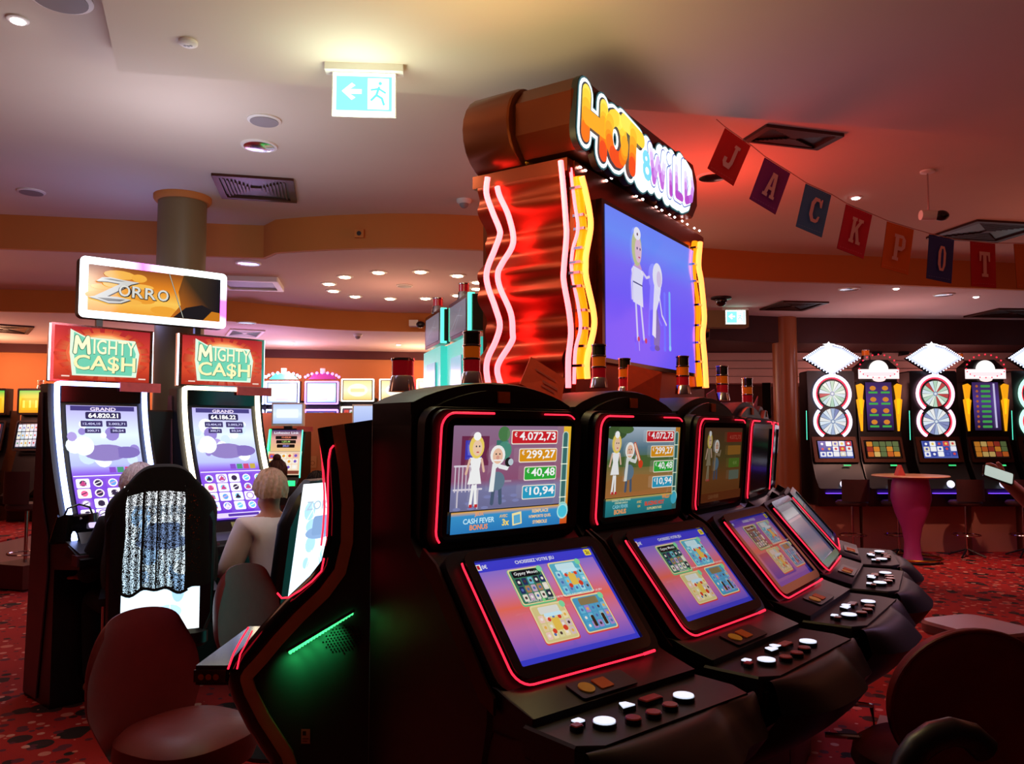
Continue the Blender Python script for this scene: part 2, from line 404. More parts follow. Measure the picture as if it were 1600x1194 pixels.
mb = MB('tan'); face_strip(mb, [p for p in C2 if p[0] <= 2.7], Z2, ZL); struct('trim_2', mb, smooth=True)
mb = MB('maroon'); face_strip(mb, [p for p in C2 if p[0] >= 2.6], ZR, ZL); struct('trim_3', mb, smooth=True)
# dropped slab over the bank of machines
mb = MB('paint'); flat(mb, [(-1.97, 3.89), (7, 5.5), (13, 6.2), (13, -5), (.9, -5), (-.6, .4)], 3.4, .1); struct('ceiling_drop', mb)
mb = MB('carpet'); mb.box(-14, 14, -6, 15, -.1, 0); struct('floor', mb)
mb = MB('wallorange')
WB = [(-13, 11.0), (-7.79, 12.15), (-6.06, 12.6), (-3.98, 13.05), (-1.73, 13.5), (1.6, 13.7)]
face_strip(mb, WB, 0, Z2, .15); struct('wall_back', mb)
mb = MB('darkred'); face_strip(mb, [(x, y - .12) for x, y in WB], Z2 - .13, Z2, .1); struct('trim_4', mb)
mb = MB('brownwall'); mb.box(1.6, 13, 13.4, 13.6, 0, ZR + .1); struct('wall_bar_side', mb)
mb = MB('paint_lilac'); mb.box(2.3, 12.8, 12.3, 13.3, 2.36, 2.83)
mb.mat('darkred')
for k in range(3): mb.box(2.3, 12.8, 12.292, 12.3, 2.46 + k * .12, 2.466 + k * .12)
struct('trim_5', mb)
mb = MB('darkred'); mb.box(2.3, 4.0, 12.6, 12.7, 0, 2.36); struct('wall_recess', mb)
mb = MB('maroon'); mb.box(-13.1, -13, -6, 15, 0, 3.6); struct('wall_left', mb)
mb = MB('maroon'); mb.box(13, 13.1, -6, 15, 0, 3.6); struct('wall_right', mb)
# beige box beam beside the far exit sign
mb = MB('exit_box'); mb.box(2.35, 3.1, 10.4, 10.6, 2.98, 3.2); struct('trim_6', mb)
def column(x, y, r, z1, m, label, light_cap):
    t = thing('round_column', label, 'column', (x, y, 0)); t['kind'] = 'structure'
    MB(m).lathe([(r, 0), (r, z1)], 40).build('shaft', t)
    if light_cap: MB('tan').lathe([(r + .02, z1 - .05), (r + .035, z1 - .03), (r + .035, z1)], 40).build('collar', t)
mat('column_olive', '7a6a48', .45, noise=.1, scale=3); mat('column_brown', '9a5a34', .3, noise=.12, scale=3)
column(-2.66, 6.36, .185, ZC, 'column_olive', 'olive round column rising behind the wide orange topper sign', True)
column(3.80, 11.1, .165, ZL, 'column_brown', 'polished brown round column beside the row of wheel machines', False)
# raised platform with a beige riser at the left of the room
mb = MB('riser'); mb.box(-12.9, -5.6, 8.6, 11.4, 0, .40); mb.mat('carpet'); mb.box(-12.9, -5.6, 8.62, 11.4, .40, .42)
mb.mat('riser'); mb.box(-12.9, -5.75, 8.3, 8.6, 0, .2)
struct('floor_platform', mb)

# ------------------------------------------------------------------ ceiling fittings
def on_ceiling(u, v, z): p = atz(u, v, z); return (p.x, p.y, z)
def reflector(r):
    t = thing('recessed_downlight', '', 'downlight', group='recessed reflector downlights')
    MB('white').lathe([(r * .86, -.004), (r * .86, -.012), (r, -.012), (r * 1.03, -.004), (r * 1.03, 0), (r * .86, 0)][:5], 32).build('trim_ring', t)
    m = MB('chrome')
    n = 32; v = []
    for rr_, z in [(r * .86, -.013), (r * .5, -.0135)]:
        for k in range(n): a = 2 * math.pi * k / n; v.append((rr_ * math.cos(a), rr_ * math.sin(a), z - (.004 if rr_ < r * .6 else 0)))
    m.add(v, [(k, (k + 1) % n, n + (k + 1) % n, n + k) for k in range(n)] + [tuple(range(n, 2 * n))]); m.build('reflector', t)
    return t
d0 = reflector(.115); d0['label'] = 'round chrome downlight just above the square air vent'; d0.location = on_ceiling(405, 227, ZC)
for u, v, z, l in [(1113, 276, ZC, 'round chrome downlight partly behind the letter J pennant'), (388, 411, ZL, 'round downlight on the lower ceiling above the strip light box'),
                   (385, 504, Z2, 'small round downlight above the second square vent near the tan fascia'), (1327, 451, ZL, 'round downlight on the lower ceiling under the pennants K and P'),
                   (1475, 460, ZL, 'round downlight on the lower ceiling under the pennants O and T')]:
    copy_tree(d0, l, on_ceiling(u, v, z))
def flat_disc(name, label, u, v, z, r, m='white', cat='ceiling speaker'):
    t = thing(name, label, cat, on_ceiling(u, v, z))
    MB(m).lathe([(r, 0), (r, -.008), (r * .9, -.014)], 32).build('rim', t)
    MB('grey').lathe([(r * .84, -.0145), (r * .84, -.017), (r * .3, -.018)], 32).build('grille', t); return t
flat_disc('ceiling_speaker', 'flat round ceiling speaker above the chrome downlight and vent', 413, 187, ZC, .10)
flat_disc('ceiling_speaker', 'large round ceiling speaker cut by the top of the picture', 95, -4, ZC, .13)
flat_disc('ceiling_speaker', 'pale flat disc on the ceiling near the tan bulkhead, beside the olive column', 49, 299, ZC, .10)
flat_disc('ceiling_disc', 'white flat disc in the middle of the ring of spots', 632, 446, ZL, .09, cat='ceiling disc')
t = thing('smoke_detector', 'small round smoke detector on the dropped ceiling slab', 'smoke detector', on_ceiling(294, 65, 3.4))
MB('white').lathe([(.042, 0), (.042, -.012), (.03, -.02)], 24).build('housing', t)
m = MB('grey')
for i in range(3): m.lathe([(.007, -.0195), (.007, -.0215)], 10, -.014 + .014 * i, .004 * (i % 2))
m.build('sensor_slots', t)
for u, v, z, l in [(725, 312, ZC, 'small white detector dome on the main ceiling near the neon tower'), (559, 522, Z2, 'small white dome over the back wall near the purple machines')]:
    t = thing('detector_dome', l, 'detector', on_ceiling(u, v, z)); MB('white').lathe([(.06, 0), (.06, -.02), (.045, -.035)], 24).build('rim', t)
    MB('grey').ball((0, 0, -.035), .038, n=14, m=8).build('dome', t)
# ring of small warm spots
def small_spot(r, m):
    t = thing('ceiling_spot', '', 'spotlight', group='warm spots set in a ring'); MB('white').lathe([(r * 1.6, 0), (r * 1.6, -.006), (r * 1.1, -.01)], 16).build('rim', t)
    MB(m).lathe([(r, -.0105), (r, -.014), (r * .5, -.02)], 16).build('lamp', t); return t
ring = [(514, 443), (539, 432), (591.6, 425), (657, 424), (715, 430), (746, 440.5), (745, 450.5), (715, 461), (665, 465.6), (609.5, 466), (555, 462.6), (521, 454)]
s0 = small_spot(.055, 'spot'); s0['label'] = 'small glowing warm spot of the ring on the lower ceiling'
for i, (u, v) in enumerate(ring):
    if i == 0: s0.location = on_ceiling(u, v, ZL)
    else: copy_tree(s0, loc=on_ceiling(u, v, ZL))
s1 = small_spot(.03, 'spot_cool'); s1['group'] = 'single small spots'
sp = [(28, 30, ZC, 'bright small spot at the corner of the main ceiling'), (1337, 308, ZC, 'small spot on the ceiling above the pennant K'), (1400, 450, ZL, 'small spot on the lower ceiling under pennant P'),
      (1525, 463, ZL, 'small spot on the lower ceiling under pennant T'), (456, 535, Z2, 'tiny spot over the back wall above the purple machines'), (622.6, 538, Z2, 'tiny spot over the back wall above the amber machines'), (0, 458, ZL, 'small spot at the edge of the picture above the platform')]
for i, (u, v, z, l) in enumerate(sp):
    c = s1 if i == 0 else copy_tree(s1); c['label'] = l; c.location = on_ceiling(u, v, z)
def vent(label, quad, z, m='bronze', light_edge=None):
    P = [Vector(on_ceiling(u, v, z)) for u, v in quad]; c = sum(P, Vector()) / 4
    ax = ((P[1] - P[0]) + (P[2] - P[3])) / 2; sx = ax.length; sy = (((P[3] - P[0]) + (P[2] - P[1])) / 2).length
    t = thing('air_vent', label, 'air vent', c, math.atan2(ax.y, ax.x), 'square air vents')
    f = MB(m); a = rrect(sx, sy, .005, 1); b = rrect(sx * .84, sy * .84, .005, 1); f.ring(a, b, -.02, 0); f.build('frame', t)
    MB('black').box(-sx * .42, sx * .42, -sy * .42, sy * .42, -.004, -.001).build('backing', t)
    s = MB(m)
    for i in range(8):
        k = .06 + .36 * i / 8
        for sg in (-1, 1):
            s.extr([(sg * sx * k - .006, -sy * k), (sg * sx * k + .006, -sy * k), (sg * sx * k + .006, sy * k), (sg * sx * k - .006, sy * k)], -.016, -.005)
    s.box(-sx * .05, sx * .05, -sy * .05, sy * .05, -.014, -.004)
    s.build('louvres', t); return t
vent('square louvred air vent behind the olive column on the main ceiling', [(337, 270), (465, 280), (458, 313), (340, 307)], ZC, 'bronze')
mat('vent_dark', '3a1c14', .5, .2)
vent('dark square vent behind the pennants J and A', [(1162, 215), (1195, 196), (1323, 206), (1275, 233)], ZC, 'vent_dark')
vent('dark square vent behind the pennants O and T', [(1443, 369), (1535, 343), (1640, 349), (1560, 378)], ZC, 'vent_dark')
vent('flat square vent on the lower ceiling above the brown column', [(1190, 482), (1225, 469), (1295, 472), (1250, 485)], ZL, 'bronze')
vent('flat square vent on the lower ceiling above the row of wheel machines', [(1512, 492), (1570, 480), (1660, 484), (1600, 497)], ZL, 'bronze')
vent('square vent with pale round centre above the red cash screens', [(350, 524), (362, 514), (413, 515), (405, 526)], Z2, 'white')
vent('thin dark vent on the low ceiling above the platform machines', [(-40, 517), (-20, 506), (45, 508), (50, 520)], Z2, 'vent_dark')
# strip light box on the lower ceiling
t = thing('ceiling_light_box', 'lilac-lit rectangular light box on the lower ceiling beside the wide sign', 'ceiling light', on_ceiling(392, 440, ZL), R(10))
MB('white').ring(rrect(.62, .6, .01, 1), rrect(.5, .48, .01, 1), -.05, 0).build('frame', t)
MB('grey').box(-.25, .25, -.24, .24, -.03, -.001).build('diffuser', t)

# exit signs
def exit_sign(label, loc, rz, s=1):
    t = thing('exit_sign', label, 'exit sign', loc, rz, 'hanging exit signs')
    MB('white').box(-.19 * s, .19 * s, -.035 * s, .035 * s, -.035 * s, 0).build('mount_plate', t)
    c = CV(.30 * s, .21 * s)
    c.rect(0, 0, 1, 1, 'dff8f0'); c.rect(.05, .1, .95, .92, '5fd8b8')
    c.poly([(.14, .56), (.3, .76), (.36, .70), (.27, .61), (.46, .61), (.46, .50), (.27, .50), (.36, .41), (.3, .35)], 'e8fff8')
    c.rect(.56, .14, .9, .88, 'f2fffb'); c.ell(.76, .76, .03, '4ac8a8'); c.line([(.74, .66), (.70, .48), (.62, .36)], .012 * s, '4ac8a8'); c.line([(.70, .48), (.79, .40), (.82, .26)], .012 * s, '4ac8a8'); c.line([(.62, .60), (.74, .63), (.84, .54)], .010 * s, '4ac8a8')
    c.build('lit_panel', t, st=2.8, M=Matrix.Translation((0, -.009 * s, -.145 * s)) @ Matrix.Rotation(R(90), 4, 'X'))
    MB('white').box(-.155 * s, .155 * s, -.008 * s, .008 * s, -.255 * s, -.036 * s).build('acrylic_edge', t)
exit_sign('glowing green and white exit sign hanging under the dropped ceiling', (-.725, 3.83, 3.4), R(4))
exit_sign('small far exit sign in front of the beige beam by the yellow neon', (2.87, 10.2, ZL), 0, .85)

# ================================================================== reusable small things
def beacon(label, loc, s=1, cols=('red_glass', 'amber_glass', 'smoked_glass'), group='signal beacons on the machine tops'):
    t = thing('signal_beacon', label, 'beacon', loc, 0, group); r = .028 * s
    MB('chrome').lathe([(r * 1.3, 0), (r * 1.1, .036 * s), (r * 1.0, .04 * s)], 20).build('base', t)
    z = .04 * s
    for c in cols:
        MB(c).lathe([(r, z), (r, z + .038 * s)], 20).build('lens', t)
        MB('chrome').lathe([(r * 1.07, z + .038 * s), (r * 1.1, z + .041 * s), (r * 1.07, z + .045 * s)], 20).build('ring', t); z += .044 * s
    return t
# art for the four jackpot amounts
def jackpots(c, x0, cols=('c8202a', 'd89018', '2fa838', '2a9ac0'), dim='f4f4f4'):
    for (t, w, y), k in zip((('4.072,73', .355, .835), ('299,27', .285, .655), ('40,48', .235, .475), ('10,94', .245, .29)), cols):
        x1 = x0 + .275
        c.rr(x1 - w - .055, y - .015, x1 + .005, y + .125, .012, 'e8e0d0'); c.rr(x1 - w - .048, y - .005, x1, y + .115, .01, k)
        c.text('€', x1 - w - .018, y + .06, .045, dim, off=.01); c.text(t, x1 - w / 2 + .0, y + .012, .095, dim, w=w * .92, off=.02)
def thermometer(c, x, y0, y1, glass='3a6a68', fill='40b0c8'):
    c.rr(x - .03, y0, x + .03, y1, .028, 'b8d0c0'); c.rr(x - .02, y0, x + .02, y1 - .01, .018, glass)
    for i in range(4): c.rect(x - .035, y0 + .14 + i * .17, x + .03, y0 + .15 + i * .17, 'e8f0d8')
    c.ell(x, y0 + .02, .052, 'a8d8c8'); c.ell(x, y0 + .02, .042, fill)
def figures(c, x, y, s, coat='e8ecec', skirt='f0f0f0'):
    # a woman in a short white uniform with a cap, and a smaller man in a white coat
    k = s
    c.line([(x, y + .02), (x + .015 * k, y + .2 * k)], .010, skirt); c.line([(x + .04 * k, y + .02), (x + .035 * k, y + .2 * k)], .010, skirt)
    c.poly([(x - .03 * k, y + .22 * k), (x + .08 * k, y + .22 * k), (x + .06 * k, y + .36 * k), (x + .075 * k, y + .47 * k), (x - .02 * k, y + .47 * k), (x - .005 * k, y + .36 * k)], skirt)
    c.line([(x - .02 * k, y + .45 * k), (x - .045 * k, y + .32 * k)], .008, 'e0b8a0'); c.line([(x + .075 * k, y + .45 * k), (x + .095 * k, y + .34 * k)], .008, 'e0b8a0')
    c.ell(x + .03 * k, y + .57 * k, .06 * k, 'e8cc60', ry=.11 * k); c.ell(x + .035 * k, y + .56 * k, .038 * k, 'ecc8a8', ry=.075 * k); c.ell(x + .03 * k, y + .67 * k, .03 * k, 'f8f8f8', ry=.04 * k)
    c.ell(x + .025 * k, y + .575 * k, .006, '303848'); c.ell(x + .05 * k, y + .575 * k, .006, '303848'); c.rect(x + .027 * k, y + .515 * k, x + .047 * k, y + .525 * k, 'c03040')
    c.rect(x - .012 * k, y, x + .012 * k, y + .03 * k, 'c02830'); c.rect(x + .03 * k, y, x + .055 * k, y + .03 * k, 'c02830')
    X = x + .17 * k
    c.line([(X, y + .03), (X + .01, y + .2 * k)], .013, '485870'); c.line([(X + .07 * k, y + .03), (X + .06 * k, y + .2 * k)], .013, '485870')
    c.ell(X + .035 * k, y + .24 * k, .065 * k, '60788a', ry=.09 * k)
    c.poly([(X - .03 * k, y + .14 * k), (X + .01 * k, y + .14 * k), (X + .02 * k, y + .36 * k), (X + .06 * k, y + .40 * k), (X - .01 * k, y + .41 * k)], coat)
    c.line([(X + .05 * k, y + .38 * k), (X + .11 * k, y + .36 * k), (X + .13 * k, y + .42 * k)], .012, coat)
    c.ell(X + .03 * k, y + .49 * k, .062 * k, 'eeeeea', ry=.095 * k); c.ell(X + .03 * k, y + .48 * k, .042 * k, 'e8bca0', ry=.075 * k); c.ell(X + .03 * k, y + .465 * k, .014 * k, 'd89a88')
    c.ell(X + .015 * k, y + .50 * k, .006, '303030'); c.ell(X + .045 * k, y + .50 * k, .006, '303030'); c.line([(X + .0, y + .44 * k), (X + .06 * k, y + .44 * k)], .004, 'f4f4f4')
def top_art(kind):
    c = CV(.45, .302)
    if kind == 0:
        c.vgrad(0, .2, 1, 1, [(0, '6a6a90'), (.25, '7878a0'), (.35, '8a5070'), (1, '8a6a88')])
        c.rect(.08, .62, .30, .90, '6a2848'); c.rect(.11, .68, .24, .86, '3a38b0'); c.rect(.13, .72, .22, .82, '5a60d0')
        c.rect(.36, .70, .46, .86, '3a7068'); c.ell(.43, .76, .06, '4a8a78'); c.ell(.42, .92, .05, '487848'); c.rect(.38, .45, .50, .47, 'a088a0')
        for i in range(7): c.line([(.04 + i * .028, .38), (.04 + i * .028, .62)], .003, 'd8d0dc')
        c.line([(.03, .62), (.22, .62)], .005, 'd8d0dc'); c.line([(.03, .40), (.25, .40)], .005, 'd8d0dc'); c.line([(.06, .22), (.06, .4)], .005, 'c8c0cc'); c.line([(.22, .22), (.22, .4)], .005, 'c8c0cc')
        for i in range(9): c.ell(.06 + (i * .37 % .5), .22 + (i % 3) * .05, .03, '7c80b0', ry=.015)
        figures(c, .16, .23, 1.0); c.ell(.45, .65, .03, '202020'); c.ell(.47, .65, .022, 'b8c8d0')
        jackpots(c, .60); c.vgrad(.93, .0, 1, 1, [(0, 'd05020'), (.4, 'e0a030'), (1, 'e8b830')]); thermometer(c, .95, .13, .95)
        c.vgrad(0, 0, .93, .2, [(0, '2a78b8'), (.8, '3890c8'), (1, 'e8a838')]); c.ell(.95, .13, .052, 'a8e0e0'); c.ell(.95, .13, .042, '48c0d8')
        c.text('JEUX', .22, .145, .045, 'f0a060', off=.03); c.text('CASH FEVER', .22, .085, .05, 'c8ecf8', off=.02); c.text('BONUS', .22, .025, .05, 'f09050', off=.03)
        c.text('AVEC', .42, .12, .03, 'f0c060', off=.02); c.text('3x', .44, .04, .065, 'f8d860', off=.03)
        c.poly([(.50, .03), (.58, .045), (.57, .165), (.49, .15)], 'f0e0a0'); c.poly([(.51, .045), (.568, .055), (.56, .14), (.505, .13)], '58a8d0')
        for i, s in enumerate(('REMPLACE', "N'IMPORTE QUEL", 'SYMBOLE')): c.text(s, .74, .14 - i * .055, .035, 'f4c888', off=.03)
    elif kind == 1:
        c.vgrad(0, .2, 1, 1, [(0, 'a86a38'), (.35, '8a7040'), (.5, '506838'), (.7, '5a7888'), (1, 'a8b8c8')])
        c.ell(.12, .93, .14, '405830', ry=.08); c.ell(.25, .97, .10, '4a6638', ry=.05); c.ell(.5, .60, .5, '4c6434', ry=.07); c.ell(.4, .35, .4, '9a6a38', ry=.1)
        figures(c, .10, .24, 1.0, 'd8dcd8'); c.line([(.36, .80), (.44, .60)], .016, 'd04020'); c.line([(.36, .80), (.44, .60)], .009, 'f0d0b0'); c.ell(.45, .57, .032, 'd04020')
        jackpots(c, .645); c.vgrad(.93, .0, 1, 1, [(0, '306868'), (.4, '5a6a40'), (1, 'b87828')]); thermometer(c, .95, .13, .95, '30605c', '38a0b0')
        c.vgrad(0, 0, .93, .2, [(0, '1e7078'), (.85, '2a8890'), (1, 'd0b048')]); c.ell(.95, .13, .045, '40a8c0')
        c.text('DOUBLEZ VOTRE CHANCE', .2, .165, .022, 'd8e0b8', off=.02); c.text("D'ENTRER DANS LE", .2, .135, .022, 'd8e0b8', off=.02)
        c.text('CASH FEVER', .19, .085, .04, '90d0e0', off=.02); c.text('BONUS', .19, .02, .055, 'f0a060', off=.04)
        c.text('AVEC', .44, .12, .028, 'e0c060', off=.02); c.text('UN', .44, .07, .028, 'e0c060', off=.02); c.text('WILD', .82, .145, .05, 'f09030', off=.04); c.text('BLAZING HOT', .66, .08, .05, 'e04020', off=.04); c.text('SUPPLEMENTAIRE', .66, .03, .03, 'd8d090', off=.02)
    elif kind == 2:
        c.vgrad(0, 0, 1, 1, [(0, '6a3a18'), (.3, '7a4a24'), (.6, '5c4c26'), (1, '5a3a28')]); figures(c, .14, .28, .95, '9a8468', '9a8c70')
        c.rr(.56, .80, .96, .94, .01, '9a2418'); c.text('4.072,73', .78, .83, .07, 'b85040', w=.3, off=.02); c.rr(.60, .62, .94, .75, .01, 'a06a28'); c.rr(.64, .44, .92, .57, .01, '5a7a28'); c.text('40,48', .8, .47, .06, '80984a', off=.02)
        c.rr(.66, .27, .92, .40, .01, '6a7464'); c.rect(0, 0, 1, .12, '6a3418'); c.text('CASH FEVER', .3, .04, .05, '8a5a38', off=.02)
    else:
        c.vgrad(0, 0, 1, 1, [(0, '0c080a'), (1, '100a0c')])
    return c
def menu_art(d=0):
    """the game menu with four tiles"""
    c = CV(.45, .303)
    if d == 2:  # grey display, the reflection on its glass painted in as bright bars
        c.vgrad(0, 0, 1, 1, [(0, '6a6aa0'), (.5, '8484a8'), (.8, '9a98b0'), (1, 'c0c8d0')]); c.rect(.1, .70, .9, .74, 'e0b8c8'); c.rect(.1, .76, .9, .90, 'dce4e8'); return c
    c.rect(0, 0, 1, 1, '3a3cc8'); c.vgrad(.02, .06, .98, .90, [(0, '6a54c8'), (.3, 'c070a8'), (.55, 'e86a58'), (.8, 'b878b8'), (1, '8a70d0')])
    c.vgrad(0, .90, 1, 1, [(0, '3c3cd0'), (1, '4040d0')]); c.text('CHOISISSEZ VOTRE JEU', .48, .925, .045, 'e8e8f0', off=.02); c.rect(.0, .92, .05, .98, 'f0f0f0'); c.rect(.02, .93, .04, .97, 'c02030')
    c.text('0€', .075, .93, .04, 'e8e8f0', off=.02); c.rr(.92, .92, .98, .99, .01, 'e8d040'); c.text('2c', .95, .935, .04, '202010', off=.02)
    tiles = [(.225, .525, '38785c', ''), (.545, .525, '58b0c8', ''), (.225, .125, 'd8c888', ''), (.545, .125, '4898c0', '')]
    random.seed(3)
    for i, (x, y, k, nm) in enumerate(tiles):
        c.rr(x - .01, y - .015, x + .27, y + .36, .02, 'd84848' if i else '60c080'); c.rr(x - .005, y + .0, x + .265, y + .36, .018, 'e8d8a0'); c.rr(x + .005, y + .01, x + .255, y + .345, .014, k)
        if i == 0: c.rr(x + .02, y + .27, x + .24, y + .34, .01, '101018'); c.text('Gypsy Moon', x + .13, y + .285, .04, 'f0f0f0', w=.19, off=.01)
        else: c.rr(x + .05, y + .265, x + .21, y + .335, .01, ('c8e8f0', 'c8e8f0', 'e0e0d8', '8a7850')[i])
        for a in range(5):
            for b in range(3):
                cc = random.choice([['3858a0', 'e8e0d0', '203060', '70b8d0', 'c8a8c0', '282840', 'b08058'], ['68c0d8', '78c8e0', '88d0e4', 'a8dce8', '70a8d0'], ['f0e0b0', 'e8d0a0', 'f0c8b8', 'e0d8a0', 'd8c0c0'], ['50a8d0', '68b8d8', 'a888c8', '58a0c8', '88b8d0']][i])
                c.rr(x + .022 + a * .045, y + .03 + b * .078, x + .060 + a * .045, y + .10 + b * .078, .006, cc); c.ell(x + .041 + a * .045, y + .065 + b * .078, .010, random.choice(['f0e8e0', '503838', 'e8b050', '5070b0']))
        if i in (1, 2):
            c.rr(x + .10, y + .09, x + .16, y + .21, .01, 'e8c050'); c.ell(x + .085, y + .09, .016, 'd84028'); c.ell(x + .175, y + .10, .018, 'd84028'); c.ell(x + .085, y + .20, .013, 'd84028'); c.ell(x + .17, y + .21, .014, 'd84028'); c.rr(x + .06, y + .225, x + .2, y + .26, .008, 'c8ecf8')
        if i == 3:
            for xx in (.08, .17): c.rr(x + xx - .012, y + .04, x + xx + .014, y + .15, .008, '382818')
        c.ell(x + .235, y + .32, .022, '80d8a0')
    c.text('APPUYEZ SUR     POUR OBTENIR DES INFORMATIONS SUR LE JEU', .51, .490, .022, 'f0e8e8', w=.62, off=.01); c.ell(.325, .50, .012, '80d880')
    return c

# ================================================================== bank machines (slant top, arch hood, two displays)
def loop_pts(w, h, r, sides='LBTR'):
    return [(p[0], p[1], 0) for p in rrect(w, h, r, 6)]
def bank_machine(label, x, y, ang, art, art_st, menu, menu_st):
    t = thing('slot_machine', label, 'slot machine', (x, y, 0), facing(ang), 'curved bank of arch topped slot machines')
    body = [(-.26, 0), (.18, 0), (.18, .55), (.26, .72), (.30, .90), (.30, .96), (.26, .975), (.05, 1.235), (-.02, 1.28), (-.05, 1.32), (-.05, 1.66), (-.07, 1.685), (-.26, 1.685)]
    MB('black').extr(body, -.31, .31, 'x', bev=.012).build('cabinet', t)
    # arch hood
    arc = [(-.31, 1.62)] + [(-.31 + .62 * i / 16, 1.685 + .066 * math.sin(math.pi * i / 16) ** .8) for i in range(17)] + [(.31, 1.62)]
    MB('dark').extr(arc, .045, .262, 'y', bev=.006).build('arch_hood', t, label='dark arched hood')
    a2 = [(p[0] * .8, 1.60 + (p[1] - 1.60) * .84) for p in arc]
    MB('black').extr(a2, .02, .05, 'y').build('hood_front', t)
    MB('paper_orange').box(-.022, .022, -.004 + .018, .020, 1.688, 1.722).build('sticker', t, label='small orange sticker')
    # upper display, slightly nodding down
    U = face(0, .012, 1.47, -4.7)
    def M(M0, z=0): return M0 @ Matrix.Translation((0, 0, z))
    o = MB('dark').at(M(U, -.0)); o.ring(rrect(.60, .40, .05), rrect(.53, .36, .04), -.055, -.02); o.ring(rrect(.575, .39, .045), rrect(.49, .335, .03), -.05, .0); o.build('upper_surround', t)
    o = MB('gloss').at(M(U, 0)); o.ring(rrect(.495, .345, .03), rrect(.45, .302, .004), -.04, .012); o.build('upper_bezel', t, label='glossy black bezel')
    lp = rrect(.525, .372, .045, 6); lp = [(p[0], p[1], .006) for p in lp]
    o = MB('led_red').at(U); n = len(lp)
    # corner points: 0-6 top right, 7-13 top left, 14-20 bottom left, 21-27 bottom right
    topl = lp[6:21]; first = (lp[7][0] + .14, lp[7][1], .006); o.tube([first] + lp[7:18], .003, 8); o.build('upper_light_strip', t, label='painted reflection of a red light strip')
    o = MB('led_red').at(U); o.tube([(.12, lp[6][1], .006)] + [lp[k] for k in (6, 5, 4, 3)], .0022, 8); o.build('upper_light_strip', t, label='painted reflection of a red light strip')
    ct = top_art(art); ct.build('upper_screen', t, st=art_st, M=M(U, .004))
    # lower display, lying back
    L = face(0, .214, 1.134, 40.4)
    o = MB('dark').at(M(L)); o.ring(rrect(.60, .40, .05), rrect(.50, .34, .04), -.06, -.008); o.build('lower_surround', t)
    o = MB('gloss').at(M(L)); o.ring(rrect(.505, .365, .035), rrect(.45, .303, .004), -.04, .014); o.build('lower_bezel', t, label='glossy black bezel')
    lq = [(p[0], p[1] - .003, .008) for p in rrect(.522, .388, .05, 6)]
    o = MB('led_red').at(L); o.tube([lq[12], lq[13]] + lq[14:21] + [(.0, lq[20][1], .008), (.2, lq[20][1], .008)], .0028, 8); o.build('lower_light_strip', t, label='painted reflection of a red light strip')
    o = MB('led_red').at(L); o.tube([(.2, lq[20][1], .008), (lq[24][0], lq[22][1], .008)], .004, 8); o.build('lower_light_strip', t, label='painted reflection of a red light strip')
    cm = menu_art(menu); cm.build('lower_screen', t, st=menu_st, M=M(L, .004))
    # bronze side bands following the profile
    for s in (-1, 1):
        xa = s * .3115
        band = [(.02, 1.29), (.08, 1.255), (.29, 1.0), (.32, .97), (.32, .93), (.27, .95), (.06, 1.20), (.0, 1.25)]
        MB('bronze').extr(band, xa - .004, xa + .004, 'x').build('side_band', t, label='bronze side band')
    # bill acceptor panel
    dk = [(.29, .88), (.365, .88), (.445, .90), (.445, .952), (.36, .975), (.31, .99), (.29, .99)]
    MB('deck').extr(dk, -.30, .30, 'x', bev=.004).build('acceptor_panel', t)
    F = face(0, .405, .9675, 75)
    o = MB('black').at(F @ Matrix.Translation((-.03, 0, 0))); o.extr(rrect(.20, .07, .008), -.002, .002); o.build('acceptor_plate', t)
    o = MB('paper_yellow').at(F @ Matrix.Translation((-.088, 0, 0))); o.extr(circ(.022, 20), .002, .005); o.build('round_sticker', t, label='round yellow sticker')
    o = MB('paper_orange').at(F @ Matrix.Translation((-.030, 0, 0))); o.extr(rrect(.046, .042, .004), .002, .005); o.build('square_sticker', t, label='square orange sticker')
    # button deck with hand rest
    pl = [(-.31, -.42), (.31, -.42), (.31, -.56), (.28, -.625), (-.26, -.625), (-.31, -.585)]
    o = MB('deck'); D = Matrix.Translation((0, 0, 0)); o.extr(pl, .86, .935, bev=.006); o.build('button_deck', t)
    def hand(u_, v_):
        a = -.31 + .62 * u_; b = v_
        rise = .012 * math.sin(math.pi * min(1, b * 1.2)); scoop = .045 * math.exp(-((a - .17) / .07) ** 2) * (1 if b > .45 else b / .45)
        ff = .61 + .14 * b - .10 * (abs(u_ - .5) * 2) ** 4 * b - scoop * .9
        return (a, -ff, .925 + rise - .075 * b ** 2.2)
    o = MB('deck'); o.grid(hand, 20, 10)
    o.grid(lambda a, b: (lambda p: (p[0], p[1] + (.12 + .10 * b) * b, p[2] - .20 * b))(hand(a, 1)), 20, 4)
    o.build('hand_rest', t)
    MB('black').extr([(.18, .60), (.30, .60), (.50, .72), (.60, .80), (.61, .90), (.30, .90)], -.30, .30, 'x', bev=.01).build('deck_underside', t)
    def btn(bx, bf, r, m, sh='o', hgt=.012):
        b = MB('chrome' if r > .02 else 'black').at(Matrix.Translation((bx, -bf, .935)))
        P = circ(r * 1.18, 20) if sh != 's' else rrect(r * 2.5, r * 2.2, .003)
        if sh == 't': P = [(-r * 1.1, -r * .7), (r * 1.1, -r * .9), (r * .9, r * .7), (-r * .1, r * 1.0)]
        if sh == 'r': P = rrect(r * 3.6, r * 1.7, .004)
        if sh == 'e': P = circ(r * 1.18, 20, ry=r)
        b.mat('gloss'); b.extr(P, 0, hgt)
        b.mat(m); b.extr([(p[0] * .9, p[1] * .9) for p in P], hgt, hgt + .003)
        return b.build('button', t, label=('glowing white button' if m == 'button_white' else 'dark red button'))
